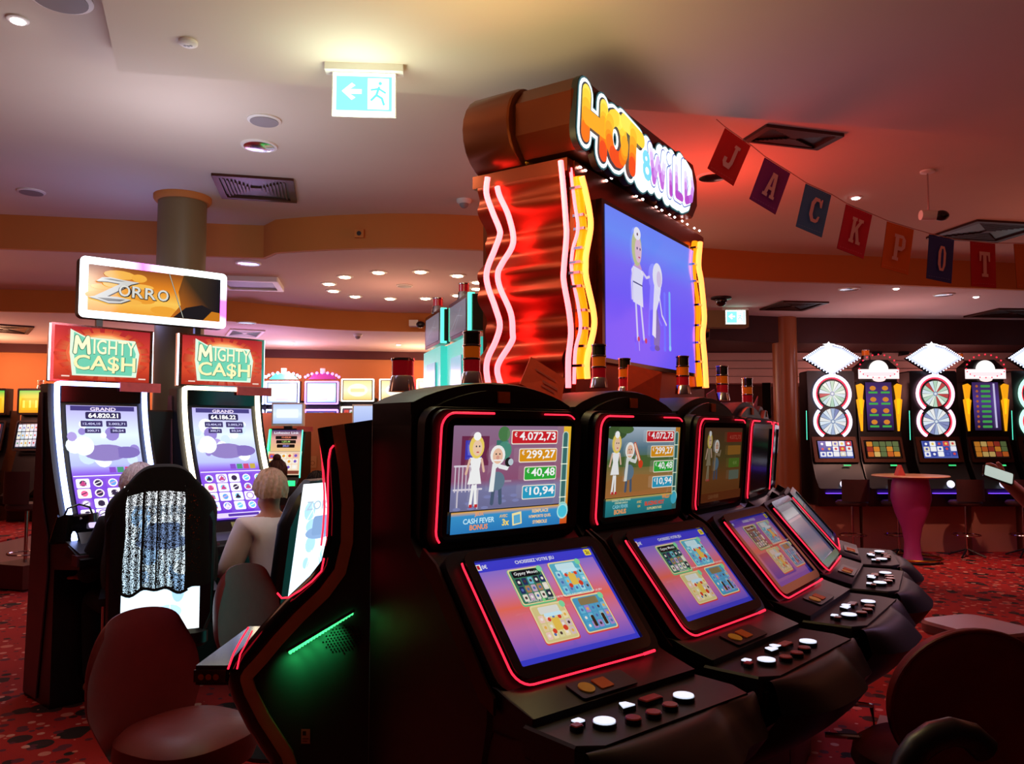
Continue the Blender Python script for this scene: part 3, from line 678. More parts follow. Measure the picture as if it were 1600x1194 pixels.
    btn(-.176, .547, .024, 'button_white'); btn(.104, .554, .024, 'button_white'); btn(-.221, .508, .011, 'button_white', 's'); btn(-.243, .525, .010, 'button_red', 's')
    btn(-.061, .507, .019, 'button_white', 't')
    btn(-.111, .576, .0165, 'button_red'); btn(-.046, .582, .0165, 'button_red'); btn(.025, .575, .0165, 'button_red'); btn(.026, .513, .018, 'button_red', 'r')
    if menu_st < .8: btn(-.02, .500, .017, 'button_white', 't')
    MB('gloss').extr([(.30, .84), (.345, .84), (.35, .90), (.30, .90)], -.2, .2, 'x').build('lock_strip', t)
    return t
BM = [(-.013, 2.388, 49.4, 0, .95, 0, .85, 'slot machine nearest the camera, nurse and doctor in a lilac room on its screen'),
      (.448, 2.849, 42.5, 1, .8, 0, .65, 'second slot machine of the bank, figures on a country road on its screen'),
      (.868, 3.383, 35.5, 2, .42, 0, .34, 'third slot machine of the bank, its screens dim brown and rose'),
      (1.204, 3.95, 28.0, 3, .3, 2, .30, 'fourth slot machine of the bank, black upper screen and pale grey lower one'),
      (1.467, 4.554, 21.0, 3, .3, 2, .22, 'farthest slot machine of the curved bank, beside the round table')]
BT = [bank_machine(l, x, y, a, ar, s1_, me, s2_) for x, y, a, ar, s1_, me, s2_, l in BM]
def loc_on(t, lx, lf, z): return (Matrix.Translation(t.location) @ Matrix.Rotation(t.rotation_euler.z, 4, 'Z')) @ Vector((lx, -lf, z))
# beacons stand on the hoods
for u, v0, y, l, s, cols in [(737, 600, 2.62, 'tall beacon on the hood of the nearest machine, teal cabinets behind it', 1, ('red_glass', 'amber_glass', 'smoked_glass')),
                       (936, 606, 3.18, 'beacon in front of the lower corner of the big blue screen', 1, ('red_glass', 'amber_glass', 'smoked_glass')),
                       (1067, 616, 3.62, 'beacon before the black edge of the big blue screen', 1, ('red_glass', 'amber_glass', 'smoked_glass')),
                       (1129, 626, 4.2, 'beacon right of the tall yellow neon, above the fourth machine', 1.05, ('red_glass', 'amber_glass', 'smoked_glass')),
                       (1168, 640, 4.83, 'beacon nearest the brown column, above the farthest machine', 1.1, ('red_glass', 'amber_glass', 'smoked_glass')),
                       (976, 618, 3.35, 'slim beacon behind the red card, under the big blue screen', .9, ('red_glass', 'amber_glass', 'smoked_glass')),
                       (629, 612, 2.75, 'short wide red beacon behind the corner of the nearest machine', 1.35, ('red_glass',))]:
    p = aty(u, v0, y); beacon(l, (p.x, p.y, p.z), s, cols)
# promotion cards wedged between the machines
def card(label, pts, y, yaw, m='card'):
    P = [aty(u, v, yy) for (u, v), yy in zip(pts, y)]
    c = sum(P, Vector()) / 4; n = (P[1] - P[0]).cross(P[3] - P[0]).normalized() * .002
    t = thing('promotion_card', label, 'card', c, 0, 'red promotion cards between the machines')
    b = MB(m); v = [tuple(p - c + n) for p in P] + [tuple(p - c - n) for p in P]
    b.add(v, [(0, 1, 2, 3), (7, 6, 5, 4), (0, 4, 5, 1), (1, 5, 6, 2), (2, 6, 7, 3), (3, 7, 4, 0)]); b.build('board', t)
    s = MB('card_pink'); k = lambda a, b2: (P[0] * (1 - a) * (1 - b2) + P[1] * a * (1 - b2) + P[2] * a * b2 + P[3] * (1 - a) * b2) - c
    for a0, a1, b0, b1 in [(.2, .75, .28, .33), (.45, .85, .5, .58), (.45, .8, .66, .72)]:
        s.add([tuple(k(a, b2) - n * 1.6) for a, b2 in ((a0, b0), (a1, b0), (a1, b1), (a0, b1))], [(0, 1, 2, 3)])
        s.add([tuple(k(a, b2) + n * 1.6) for a, b2 in ((a0, b0), (a1, b0), (a1, b1), (a0, b1))], [(0, 1, 2, 3)])
    s.build('printed_lines', t)
card('red card wedged between the first and second machine before the pink neon', [(829, 558), (883, 592), (875, 636), (812, 600)], [2.78, 2.84, 2.72, 2.66], 0)
card('red card wedged between the second and third machine under the blue screen', [(981, 570), (1034, 582), (1029, 637), (980, 612)], [3.30, 3.4, 3.3, 3.2], 0)
card('pink card leaning between the third and fourth machine under the yellow neon', [(1104, 616), (1116, 608), (1125, 646), (1107, 653)], [3.7, 4.0, 3.9, 3.62], 0, 'card_pink')
card('thin pink card edge between the fourth and fifth machine', [(1174, 642), (1184, 619), (1182, 640), (1172, 662)], [4.2, 4.4, 4.4, 4.2], 0, 'card_pink')
c = CV(.055, .09, .0003); c.rect(0, 0, 1, 1, '7a1c28'); c.text('2', .35, .25, .5, 'd05868', off=.02); c.text('¢', .75, .5, .25, 'd05868', off=.01)
p = atp(893, 676, Vector((.20, 2.58, 1.6)), Vector((.70, -.71, 0)))
cb = c.build('denomination_tag', None, m=printed_mat(), M=Matrix.Translation(p) @ Matrix.Rotation(facing(46), 4, 'Z') @ Matrix.Rotation(R(90), 4, 'X'))
tag(cb, 'dark pink price tag reading 2 cents between the first two machines', 'tag')

# ================================================================== machine seen from its side, back to back with the bank
YS = 2.40
def sp2(u, v): p = aty(u, v, YS); return (p.x, p.z)
out = [(581, 656), (497, 669), (500, 690), (508, 740), (512, 790), (511, 845), (503, 880), (484, 905), (445, 942), (410, 980), (385, 1010), (364, 1033), (355, 1050), (354, 1068), (362, 1095), (385, 1140), (420, 1194), (432, 1230), (438, 1400)]
out = [sp2(*p) for p in out]; fl = [(out[-1][0], 0), (out[0][0], 0)]
t0 = thing('slot_machine', 'slot machine seen from the side, green light strip on its black side panel', 'slot machine', (0, 0, 0))
prof = out + fl
b = MB('black'); b.extr(prof, YS + .02, YS + .60, 'y'); b.build('cabinet', t0)
def inset(pts, d):
    q = []
    for i, p in enumerate(pts):
        a = Vector(pts[max(i - 1, 0)]); c_ = Vector(pts[min(i + 1, len(pts) - 1)]); tt = (c_ - a).normalized(); q.append((p[0] - tt.y * d, p[1] + tt.x * d))
    return q
fr = out[1:]
i1, i2 = inset(fr, .042), inset(fr, .078)
b = MB('gloss')     # glossy rim, rounded towards the player
n = len(fr)
rings = [(fr, YS + .04), (inset(fr, -.008), YS + .025), (inset(fr, .004), YS + .006), (inset(fr, .02), YS - .002), (i1, YS)]
v = [(p[0], yy, p[1]) for r_, yy in rings for p in r_]
b.add(v, [(k * n + i, k * n + i + 1, (k + 1) * n + i + 1, (k + 1) * n + i) for k in range(len(rings) - 1) for i in range(n - 1)]); b.build('front_rim', t0, label='glossy black rim')
mat('bronze_glow', 'd08a60', .6, .15, noise=.2)
b = MB('bronze_glow'); v = [(p[0], YS - .004, p[1]) for p in i1] + [(p[0], YS - .004, p[1]) for p in i2] + [(p[0], YS + .02, p[1]) for p in i1] + [(p[0], YS + .02, p[1]) for p in i2]
b.add(v, [(i, i + 1, n + i + 1, n + i) for i in range(n - 1)] + [(n + i, n + i + 1, 3 * n + i + 1, 3 * n + i) for i in range(n - 1)] + [(i, 2 * n + i, 2 * n + i + 1, i + 1) for i in range(n - 1)]); b.build('side_band', t0, label='bronze side band')
b = MB('panel_grey'); b.extr(i2 + fl + [out[0]], YS + .004, YS + .03, 'y'); b.build('side_panel', t0)
def yl(pts, dy=-.006): return [(p[0], YS + dy, p[1]) for p in (sp2(*q) for q in pts)]
MB('led_red').tube(yl([(499, 672), (497, 690), (500, 720), (503, 770), (503, 800), (501, 830), (498, 855)], .03), .003, 6).build('strip_and_reflection', t0, label='painted reflection of a red light strip')
MB('led_red').tube(yl([(522, 696), (517, 702), (514, 718), (513, 745), (513, 770), (513, 800), (511, 838)], -.006), .0028, 6).build('strip_and_reflection', t0, label='painted reflection of a red light strip')  # inner red lines are strip reflections in the rim, drawn as glowing tubes
MB('led_red').tube(yl([(507, 872), (503, 892), (488, 908), (470, 922), (452, 933), (441, 934), (434, 926)], -.006), .0028, 6).build('strip_and_reflection', t0, label='painted reflection of a red light strip')
MB('led_red').tube(yl([(389, 980), (378, 998), (366, 1020), (357, 1045)], -.004), .0028, 6).build('strip_and_reflection', t0, label='painted reflection of a red light strip')  # strip reflection near the ledge, also drawn as a glowing tube
MB('led_red').tube(yl([(395, 985), (386, 1004), (376, 1022), (371, 1045)], -.004), .0022, 6).build('strip_and_reflection', t0, label='painted reflection of a red light strip')
g0, g1 = sp2(452, 1020), sp2(552, 957)
b = MB('green_strip'); N = 22
for i in range(N):
    k = (i + .5) / N; x = g0[0] + (g1[0] - g0[0]) * k; z = g0[1] + (g1[1] - g0[1]) * k; b.ball((x, YS - .004, z), .0058, n=8, m=6)
b.build('green_light_strip', t0, label='row of green light dots')['kind'] = 'stuff'
for k in (.05, .22, .40, .58, .72):
    x = g0[0] + (g1[0] - g0[0]) * k; z = g0[1] + (g1[1] - g0[1]) * k
    light('SPOT', (x, YS - .05, z - .002), (.04, 1, .22), .75, .008, (x - .004, YS + .004, z - .05), 84, 1)
MB('gloss').tube([(g0[0] - .005, YS - .008, g0[1] + .008), (g1[0] + .005, YS - .008, g1[1] + .008)], .005, 6).build('strip_hood', t0)
b = MB('gloss'); gc = sp2(535, 999)
for i in range(-6, 7):
    for j in range(-5, 6):
        if i * i / 36 + j * j / 25 <= 1: b.at(Matrix.Translation((gc[0] + i * .0095 + (j % 2) * .0047, YS + .003, gc[1] + j * .008 + i * .0015)) @ Matrix.Rotation(R(90), 4, 'X')).lathe([(.0026, 0), (.0026, .002)], 6)
b.build('speaker_grille', t0)['kind'] = 'stuff'
cc = CV(.026, .042, .0003); cc.rect(0, 0, 1, 1, 'c87868'); cc.rect(.15, .55, .55, .85, '401818'); cc.rect(.15, .3, .85, .36, '602820'); cc.rect(.15, .15, .7, .2, '602820'); p = aty(478, 1150, YS - .0)
cc.build('label_plate', t0, m=printed_mat(), M=Matrix.Translation((p.x, YS - .003, p.z)) @ Matrix.Rotation(R(90), 4, 'X'), label='small paper label')
# its tray ledge towards the player
a0, a1 = sp2(302, 1043), sp2(358, 1085)
b = MB('gloss'); b.box(a0[0], a1[0] + .05, YS + .02, YS + .50, a1[1] + .02, a0[1]); b.build('player_ledge', t0)
b = MB('bronze'); b.box(a0[0] - .004, a0[0] + .09, YS + .014, YS + .02, a1[1] + .03, a0[1] - .012); b.build('ledge_plate', t0)
for k in range(3): MB('gold').at(Matrix.Translation((a0[0] + .02 + k * .022, YS + .012, (a0[1] + a1[1]) / 2 + .008)) @ Matrix.Rotation(R(90), 4, 'X')).lathe([(.009, 0), (.009, .004)], 14).build('round_key', t0)
# its two displays face away from the bank
def side_screen(za, zb, xa, xb, nm):
    L_ = math.hypot(zb - za, xb - xa); tl = math.degrees(math.atan2(xb - xa, zb - za))
    c_ = CV(.44, L_ * .8); c_.vgrad(0, 0, 1, 1, [(0, '4048c0'), (.5, 'b070a0'), (1, '6060c8')])
    M_ = Matrix.Translation(((xa + xb) / 2 - .006, YS + .32, (za + zb) / 2)) @ Matrix.Rotation(R(-90), 4, 'Z') @ Matrix.Rotation(R(90 - tl), 4, 'X')
    c_.build(nm, t0, st=2.2, M=M_)
side_screen(out[5][1], out[1][1], out[5][0], out[1][0], 'upper_screen'); side_screen(out[10][1], out[6][1], out[10][0], out[6][0], 'lower_screen')

# ================================================================== neon sign tower
AT = 33.0; DR = Vector((math.sin(R(AT)), math.cos(R(AT)), 0)); FW = Vector((math.cos(R(AT)), -math.sin(R(AT)), 0)); C0 = Vector((.279, 3.557, 0)); SN = -DR
tw = thing('neon_sign_tower', 'tall copper display tower with pink and yellow wavy neon and a big blue screen', 'sign tower', C0, facing(AT))
W_, D_, ZT = 1.67, .52, 2.83
def wav(z): return -.05 * math.cos(2 * math.pi * (z - 2.50) / .42)
b = MB('copper_red')       # corrugated sheet on the near side
nz = 230
v = []
for j in range(nz + 1):
    z = 1.25 + (2.78 - 1.25) * j / nz; s_ = wav(z); s_ = (s_ if abs(s_) < .04 else math.copysign(.04, s_)) + .014 * math.cos(2 * math.pi * (z - 2.5) / .14)
    for y_ in (0.03, D_ - .03): v.append((-s_ * .9 - .02, y_, z))
b.add(v, [(2 * j, 2 * j + 1, 2 * j + 3, 2 * j + 2) for j in range(nz)]); b.build('corrugated_side', tw, label='wavy copper sheet')
b = MB('copper_dark'); b.box(.03, W_ - .03, .02, D_, 1.2, ZT); b.build('core', tw)
b = MB('copper'); b.box(0, W_, -.005, .02, 1.2, ZT); b.build('front_panel', tw)
b = MB('copper'); b.extr([(-.02, 0), (.0, 0), (0, .1), (-.02, .1)], 0, 0.001); b = MB('copper'); b.box(-.06, W_ + .04, .0, D_, 2.77, ZT); b.build('top_shelf', tw)
# big screen
P_tl = Vector((.393, 3.733, 0)); lx = (P_tl - C0).dot(DR)
b = MB('gloss'); b.box(lx, lx + 1.25, -.035, -.004, 1.93, 2.705); b.build('screen_bezel', tw, label='black screen frame')
c = CV(1.19, .735, .0006)
c.vgrad(0, 0, 1, 1, [(0, '6c58f8'), (.35, '7058fa'), (.65, '7468f8'), (.85, '6a8cfa'), (1, '6a84f8')])
def ladies(c):
    # tall blonde woman in a white uniform
    c.line([(.305, .17), (.29, .42)], .020, 'c8c8f4'); c.line([(.37, .18), (.34, .42)], .020, 'c8c8f4')
    c.poly([(.26, .42), (.365, .40), (.355, .56), (.37, .63), (.35, .66), (.265, .67), (.245, .64), (.258, .56)], 'dcdcf8'); c.line([(.262, .56), (.355, .55)], .007, '484880')
    c.line([(.26, .65), (.245, .56), (.25, .44)], .016, 'd8d0f0'); c.line([(.355, .65), (.40, .62), (.43, .635)], .014, 'd8d0f0'); c.poly([(.265, .67), (.35, .66), (.32, .72), (.29, .72)], 'c89cc8')
    c.ell(.295, .80, .052, 'b8c090', ry=.125); c.ell(.31, .79, .034, 'd8b8d0', ry=.088); c.ell(.30, .905, .036, 'e4e4f4', ry=.045); c.ell(.30, .90, .007, '583048'); c.ell(.296, .80, .006, '303070'); c.ell(.325, .80, .006, '303070'); c.rect(.305, .735, .325, .745, 'c04080')
    c.ell(.30, .165, .012, 'c03060'); c.ell(.375, .165, .012, 'c03060'); c.line([(.305, .09), (.30, .15)], .008, 'b0a8f8')
    # small man with white hair and a white coat, bending
    c.poly([(.46, .15), (.52, .14), (.535, .26), (.50, .42), (.46, .40)], '7068b8'); c.poly([(.44, .22), (.48, .20), (.49, .40), (.53, .50), (.545, .58), (.47, .60), (.455, .44)], 'dcdcf8')
    c.ell(.505, .655, .055, 'e0e0f4', ry=.10); c.ell(.52, .64, .028, 'cfc0e4', ry=.06); c.line([(.52, .52), (.55, .38), (.60, .32)], .014, 'd4d0f0'); c.ell(.49, .13, .03, '5850a0', ry=.02)
    # thermometer
    c.line([(.64, .17), (.64, .56)], .026, '78b8fc'); c.ell(.64, .15, .014, '88c8fc')
ladies(c)
c.build('big_screen', tw, st=.95, M=Matrix.Translation((lx + .625, -.0365, 2.318)) @ Matrix.Rotation(R(90), 4, 'X'))
# LED studs under the head and along the foot
b = MB('spot_cool')
for u, v_ in [(903, 262), (911, 267), (944, 283), (952, 279), (991, 307), (1001, 312), (1022, 324), (1031, 329), (1043, 336), (1051, 340), (1063, 346), (1071, 351), (1082, 357), (1090, 361)]:
    q = atp(u, v_, C0, FW); lc = q - C0; b.at(Matrix.Translation((lc.dot(DR), -.012, lc.z))).ball((0, 0, 0), .011, .006, .005, 8, 6)
b.build('light_studs', tw, label='row of small white lights')['kind'] = 'stuff'
# neon tubes, each on its own plane of the tower
def neon(name, m, pts, P, N, r, lab):
    q = [atp(u, v_, P, N) for u, v_ in pts]
    # smooth the path
    s = []
    for i in range(len(q) - 1):
        p0, p1, p2, p3 = q[max(i - 1, 0)], q[i], q[i + 1], q[min(i + 2, len(q) - 1)]
        for k in range(5):
            t = k / 5; s.append(.5 * ((2 * p1) + (p2 - p0) * t + (2 * p0 - 5 * p1 + 4 * p2 - p3) * t * t + (3 * p1 - p0 - 3 * p2 + p3) * t ** 3))
    s.append(q[-1]); Mi = (Matrix.Translation(C0) @ Matrix.Rotation(facing(AT), 4, 'Z')).inverted()
    MB(m).tube([Mi @ p for p in s], r, 10).build(name, tw, label=lab); return [Mi @ p for p in s]
Pl = C0 - DR * .075; Pl2 = C0 - DR * .11
t1 = [(762, 277), (760, 302), (769.5, 331), (780, 357), (780.6, 369), (773, 390), (761, 422), (762, 446), (774, 481), (781, 507.6), (775, 532), (763, 558), (760, 577), (763, 600)]
t2 = [(777, 292), (781, 307), (795, 338.5), (802, 379), (785, 411), (778, 427), (781, 449), (798, 489), (801, 520), (799.6, 534), (781, 564), (777, 580), (782, 600)]
t3 = [(876, 251.5), (880, 292), (884, 344), (885, 370), (881, 419), (881, 440.6), (889, 486), (892, 521), (888, 561), (888, 606)]
t4 = [(891.5, 263), (898, 318), (903, 357), (895, 390), (893, 419), (898, 450), (904, 481), (907, 513), (899, 548), (897, 600)]
neon('neon_tube', 'neon_pink', t1, Pl2, DR, .0135, 'pink neon tube'); neon('neon_tube', 'neon_pink', t2, Pl, DR, .0135, 'pink neon tube')
neon('neon_tube', 'neon_pink', t3, Pl2, DR, .0125, 'pink neon tube'); neon('neon_tube', 'neon_pink', t4, C0 - DR * .02, DR, .008, 'pink neon tube')
t5 = [(902, 276), (908, 331), (910, 359), (906, 396), (903, 420), (904, 441), (912, 486), (912, 521), (907, 556), (908, 592)]
t6 = [(909, 276), (915, 300), (921, 331), (922.7, 357), (916, 396), (915, 414), (916, 435), (927, 486), (928, 513), (920, 548), (917, 568), (918, 592)]
t7 = [(1086, 379), (1082, 408), (1083.6, 440.6), (1090, 486), (1087.6, 523.6), (1089, 556), (1094, 606)]
t8 = [(1094, 379), (1091.6, 414), (1095.7, 440.6), (1100.5, 494), (1098, 524), (1101, 561), (1103.7, 606)]
Pf = C0 + FW * .03; Pf2 = C0 + FW * .06
q5 = neon('neon_tube', 'neon_orange', t5, Pf, FW, .020, 'orange neon tube'); neon('neon_tube', 'neon_yellow', t6, Pf2, FW, .0135, 'yellow neon tube')
q7 = neon('neon_tube', 'neon_orange', t7, Pf, FW, .020, 'orange neon tube'); neon('neon_tube', 'neon_yellow', t8, Pf2, FW, .0165, 'yellow neon tube')
# hidden far side carries a pink tube too
far = [(W_ + .04, .05 + .03 * math.sin(i * .7), 1.5 + i * .1) for i in range(13)]
MB('neon_pink').tube(far, .0125, 8).build('neon_tube', tw, label='pink neon tube')
b = MB('chrome')
for q in (q5, q7):
    for i in range(2, len(q), 4): p = q[i]; b.at(Matrix.Identity(4)); b.box(p.x - .03, p.x + .035, p.y - .024, p.y + .03, p.z - .006, p.z + .006)
b.build('tube_clips', tw, label='small bright metal clips')['kind'] = 'stuff'
# head: two part copper drum
oc = [(-.13, 2.95), (-.13, 3.10), (-.06, 3.185), (1.36, 3.185), (1.42, 3.10), (1.42, 2.95), (1.34, 2.86), (-.05, 2.86)]
b = MB('copper_dark'); b.extr(oc, -.07, .24, 'y', bev=.012); b.build('sign_head', tw, label='faceted copper sign head')
bk = []
for i in range(13): a = R(90 + 15 * i); bk.append((.02 + .20 * math.cos(a), 3.02 + .20 * math.sin(a)))
for i in range(13): a = R(-90 + 15 * i); bk.append((1.30 + .20 * math.cos(a), 3.02 + .20 * math.sin(a)))
b = MB('copper_dark'); b.extr(bk, .24, .50, 'y', bev=.008); b.build('sign_drum', tw, label='rounded copper drum')
MB('copper').lathe([(.06, 2.82), (.06, 2.95)], 20, .1, .42).build('drum_post', tw)
MB('gold').ball((.02, .30, 2.87), .07, .09, .05).build('lamp_dome', tw, label='small olive dome')
# the lettering: thick strokes stacked as outline, dark line, white, fill
SW, SH = 1.50, .40
def L2(x, z): return ((x + .18) / SW, (z - 2.80) / SH)
hot = [[[(-.04, 3.11), (-.06, 2.92)], [(.13, 3.10), (.11, 2.88)], [(-.05, 3.00), (.12, 2.99)]],
       [[(.25 + .085 * math.cos(R(a)), 2.99 + .10 * math.sin(R(a))) for a in range(0, 361, 24)]],
       [[(.33, 3.10), (.53, 3.07)], [(.435, 3.08), (.41, 2.89)]]]
amp = [[[(.54 + .03 * math.cos(R(a)), 2.975 + .028 * math.sin(R(a))) for a in range(0, 361, 40)], [(.55 + .04 * math.cos(R(a)), 2.915 + .036 * math.sin(R(a))) for a in range(0, 361, 40)]]]
wild = [[[(.63, 3.06), (.665, 2.90)], [(.665, 2.90), (.72, 3.02)], [(.72, 3.02), (.77, 2.90)], [(.77, 2.90), (.81, 3.07)]], [[(.885, 3.00), (.885, 2.89)], [(.885, 3.075), (.887, 3.08)]],
        [[(.97, 3.09), (.965, 2.90)], [(.965, 2.90), (1.04, 2.90)]], [[(1.10, 3.11), (1.10, 2.90)], [(1.10, 3.11), (1.18, 3.08), (1.205, 3.0), (1.18, 2.93), (1.10, 2.90)]]]
c = CV(SW, SH, .0015)
def strokes(g, wd, col): 
    c.l += 1
    for L_ in g:
        for st in L_:
            pts = [L2(*p) for p in st]
            if len(pts) == 1: pts = pts * 2
            c.line(pts, wd, col, 0)
allg = hot + amp + wild
strokes(allg, .150, '2c5a60'); strokes(allg, .134, 'f0fdff'); strokes(hot, .098, '28343c')
def fills(g, wd, bands):
    # stroke each letter in short runs so the tube colour follows height
    c.l += 1
    for L_ in g:
        for st in L_:
            for (xa, za), (xb, zb) in zip(st, st[1:]):
                n_ = max(1, int(math.hypot(xb - xa, zb - za) / .02))
                for k in range(n_):
                    A_, B_ = k / n_, (k + 1) / n_; zz = za + (zb - za) * (A_ + B_) / 2; tt = max(0, min(.999, (zz - 2.87) / .25)); col = bands[int(tt * len(bands))]
                    c.line([L2(xa + (xb - xa) * A_, za + (zb - za) * A_), L2(xa + (xb - xa) * B_, za + (zb - za) * B_)], wd, col, .12)
fills(hot, .080, ['e04818', 'ee6e14', 'f48c18', 'f8a020', 'fab428', 'fcc838', 'fcd850'])
strokes(wild, .076, '3a50a8'); strokes(wild, .064, 'f4fcff'); fills(wild, .046, ['a848b8', 'b060c8', 'c088d8', 'd0b0e8', 'd8d0f4', 'e4eefc', 'eefaff'])
strokes(amp, .030, '70c8e0')
c.build('sign_lettering', tw, st=1.25, back=0, M=Matrix.Translation((-.18 + SW / 2, -.085, 2.80 + SH / 2)) @ Matrix.Rotation(R(90), 4, 'X'), label='glowing letters reading HOT and WILD')
b = MB('dark').at(Matrix.Translation((0, -.084, 0)) @ Matrix.Rotation(R(90), 4, 'X'))      # solid backing of the letters
for L_ in allg:
    for st in L_:
        for (xa, za), (xb, zb) in zip(st, st[1:]):
            a = math.atan2(zb - za, xb - xa); q = []
            for i in range(7): tt = a - math.pi / 2 + math.pi * i / 6; q.append((xb + .078 * math.cos(tt), zb + .078 * math.sin(tt)))
            for i in range(7): tt = a + math.pi / 2 + math.pi * i / 6; q.append((xa + .078 * math.cos(tt), za + .078 * math.sin(tt)))
            b.extr(q, -.03, .0)
b.build('letter_backing', tw)
MB('black').box(.3, 1.4, .05, .4, 0, 1.2).build('pedestal', tw)

# ================================================================== curved portrait machines under the wide sign
def portrait_machine(label, x, y, ang, led, amount, seed):
    t = thing('slot_machine', label, 'slot machine', (x, y, 0), facing(ang), 'two tall curved screen machines')
    def cf(z): k = max(0, (1.88 - z) / .86); return .02 + .34 * k ** 1.7     # forward reach of the curved front at height z
    zs = [1.90 - .92 * i / 14 for i in range(15)]
    prof = [(-.22, 0), (.22, 0), (.22, .80), (.60, .84), (.62, .88), (.60, .93), (.42, .97)] + [(cf(z) - .015, z) for z in zs[::-1]] + [(-.12, 1.90)]
    MB('black').extr(prof, -.31, .31, 'x').build('cabinet', t)
    mat('side_lilac', '5a3038', .4, .2, noise=.2)
    for s in (-1, 1): MB('side_lilac').extr([(-.20, .02), (.02, .02), (.14, .78), (.12, .98), (-.0, 1.2), (-.06, 1.85), (-.11, 1.85)], s * .318 - .004, s * .318 + .004, 'x').build('side_panel', t, label='dull lilac side panel')
    loop = [(-.265, -cf(z) - .004, z) for z in zs[::-1]] + [(-.25, -cf(1.895), 1.905), (.25, -cf(1.895), 1.905)] + [(.265, -cf(z) - .004, z) for z in zs]
    MB(led).tube(loop, .017, 10).build('light_frame', t, label='glowing light frame')
    c = CV(.43, .74, .0004); Z0, Z1 = 1.03, 1.77
    def bend(q): z = Z0 + (q[1] / .74 + .5) * (Z1 - Z0); return (q[0], -cf(z) - .002 - q[2], z)
    c.fn = bend; rnd = random.Random(seed)
    c.vgrad(0, 0, 1, 1, [(0, '6030c0'), (.12, '6a34c8'), (.42, '8050d8'), (.5, 'b0b8f0'), (.75, 'd8e8ff'), (1, 'b0a8e0')])
    for k in range(16): c.ell(rnd.random() * .9 + .05, .5 + rnd.random() * .35, .04 + rnd.random() * .08, rnd.choice(['e8f4ff', 'c8dcfc', 'a898d8', 'f4fcff', '9080c8']), n=12)
    c.ell(.5, .60, .30, '8878b8', ry=.07); c.ell(.78, .60, .2, '7868b0', ry=.05); c.ell(.2, .66, .14, 'f0fcff', ry=.08)
    c.rect(.05, .955, .95, .995, '403878'); c.text('GRAND', .5, .955, .03, 'e0d0e8', w=.36, off=.03); c.rr(.25, .885, .75, .945, .02, '2a2450'); c.text(amount, .5, .895, .04, 'ffffff', w=.42, off=.03)
    for i, xx in enumerate((.18, .53)):
        c.rr(xx, .82, xx + .3, .87, .01, '383060'); c.text(('12.404,10', '2.002,71')[i], xx + .15, .832, .022, 'c8c8f0', w=.24, off=.02)
        c.rr(xx + .05, .765, xx + .27, .805, .01, '383060'); c.text(('300,71', '50,24')[i], xx + .16, .775, .02, 'c8c8f0', w=.16, off=.02)
    for k, cc_ in enumerate(['8048c0', '409070', 'c04070', 'b8a040']): c.rect(.5 + k * .11, .435, .59 + k * .11, .48, cc_)
    c.rect(.0, .41, 1, .418, 'f0e8ff')
    for a in range(5):
        for b_ in range(4):
            x0, y0 = .02 + a * .195, .08 + b_ * .08; cc_ = rnd.choice(['8850d8', '7a48d0', 'f0ecff', 'f4eeff', 'f8ecd8', 'e8e4ff'])
            c.rr(x0, y0, x0 + .18, y0 + .074, .02, cc_); k_ = rnd.choice(['70c8f0', 'e86090', '302848', 'f0e8ff', '60a0e8']); c.ell(x0 + .09, y0 + .037, .066, 'fff4ff' if k_ != 'f0e8ff' else 'a080d0', ry=.032, n=12); c.ell(x0 + .09, y0 + .037, .048, k_, ry=.024, n=10); c.line([(x0 + .05, y0 + .03), (x0 + .12, y0 + .045)], .005, rnd.choice(['302050', 'f8f0ff', 'e0a0c0']))
            if rnd.random() < .5: c.poly([(x0 + .04, y0 + .02), (x0 + .14, y0 + .02), (x0 + .09, y0 + .06)], rnd.choice(['2c2040', 'f0d8f8', 'c04080']))
    c.rr(.06, .02, .94, .06, .02, 'd8c8f8'); c.rr(.25, .03, .75, .052, .01, '5030a0')
    c.build('curved_screen', t, st=1.25)
    # chevron header
    MB('gloss').box(-.24, .24, -cf(1.84) - .006, -.0, 1.79, 1.89).build('header_glass', t)
    # top monitor
    MB('chrome').box(-.31, .31, -.03, .03, 1.915, 2.275).build('monitor_frame', t, label='pale metal monitor frame')
    c = CV(.58, .335, .0006); c.vgrad(0, 0, 1, 1, [(0, 'a82818'), (.3, 'd84828'), (.6, 'd84030'), (1, 'a82028')])
    for k in range(26):
        a = 2 * math.pi * k / 26 + rnd.random() * .1; wv = .05 + rnd.random() * .05; c.poly([(.5, .5), (.5 + .5 * math.cos(a - wv), .5 + .5 * math.sin(a - wv)), (.5 + .5 * math.cos(a + wv), .5 + .5 * math.sin(a + wv))], ['ffc070', 'c03020', 'c03020'])
    c.ell(.5, .5, .40, 'e86840', ry=.42); c.ell(.5, .5, .37, 'f49858', ry=.39); c.ell(.5, .5, .34, 'fcc888', ry=.36)
    c.poly([(.14, .94), (.30, .81), (.82, .80), (.87, .55), (.84, .09), (.17, .08), (.14, .5)], 'e0f8e0'); c.poly([(.175, .89), (.30, .78), (.78, .76), (.83, .55), (.79, .12), (.21, .11), (.18, .5)], '70d0b0')
    c.text('IGHTY', .605, .49, .29, '187058', w=.46, off=.02); em = [[(.19, .51), (.205, .80)], [(.205, .80), (.26, .60)], [(.26, .60), (.315, .80)], [(.315, .80), (.33, .51)]]; [c.line(e_, .030, '187058') for e_ in em]; c.text('IGHTY', .60, .50, .28, 'fafad0', w=.45, off=.012); [c.line(e_, .022, 'fafad0') for e_ in em]; c.text('CA$H', .505, .14, .33, '187058', w=.66, off=.03); c.text('CA$H', .5, .15, .32, 'fcf4b8', w=.65, off=.018)
    c.rect(.06, .05, .14, .075, 'f0d0c0'); c.rect(.86, .05, .94, .075, 'f0d0c0')
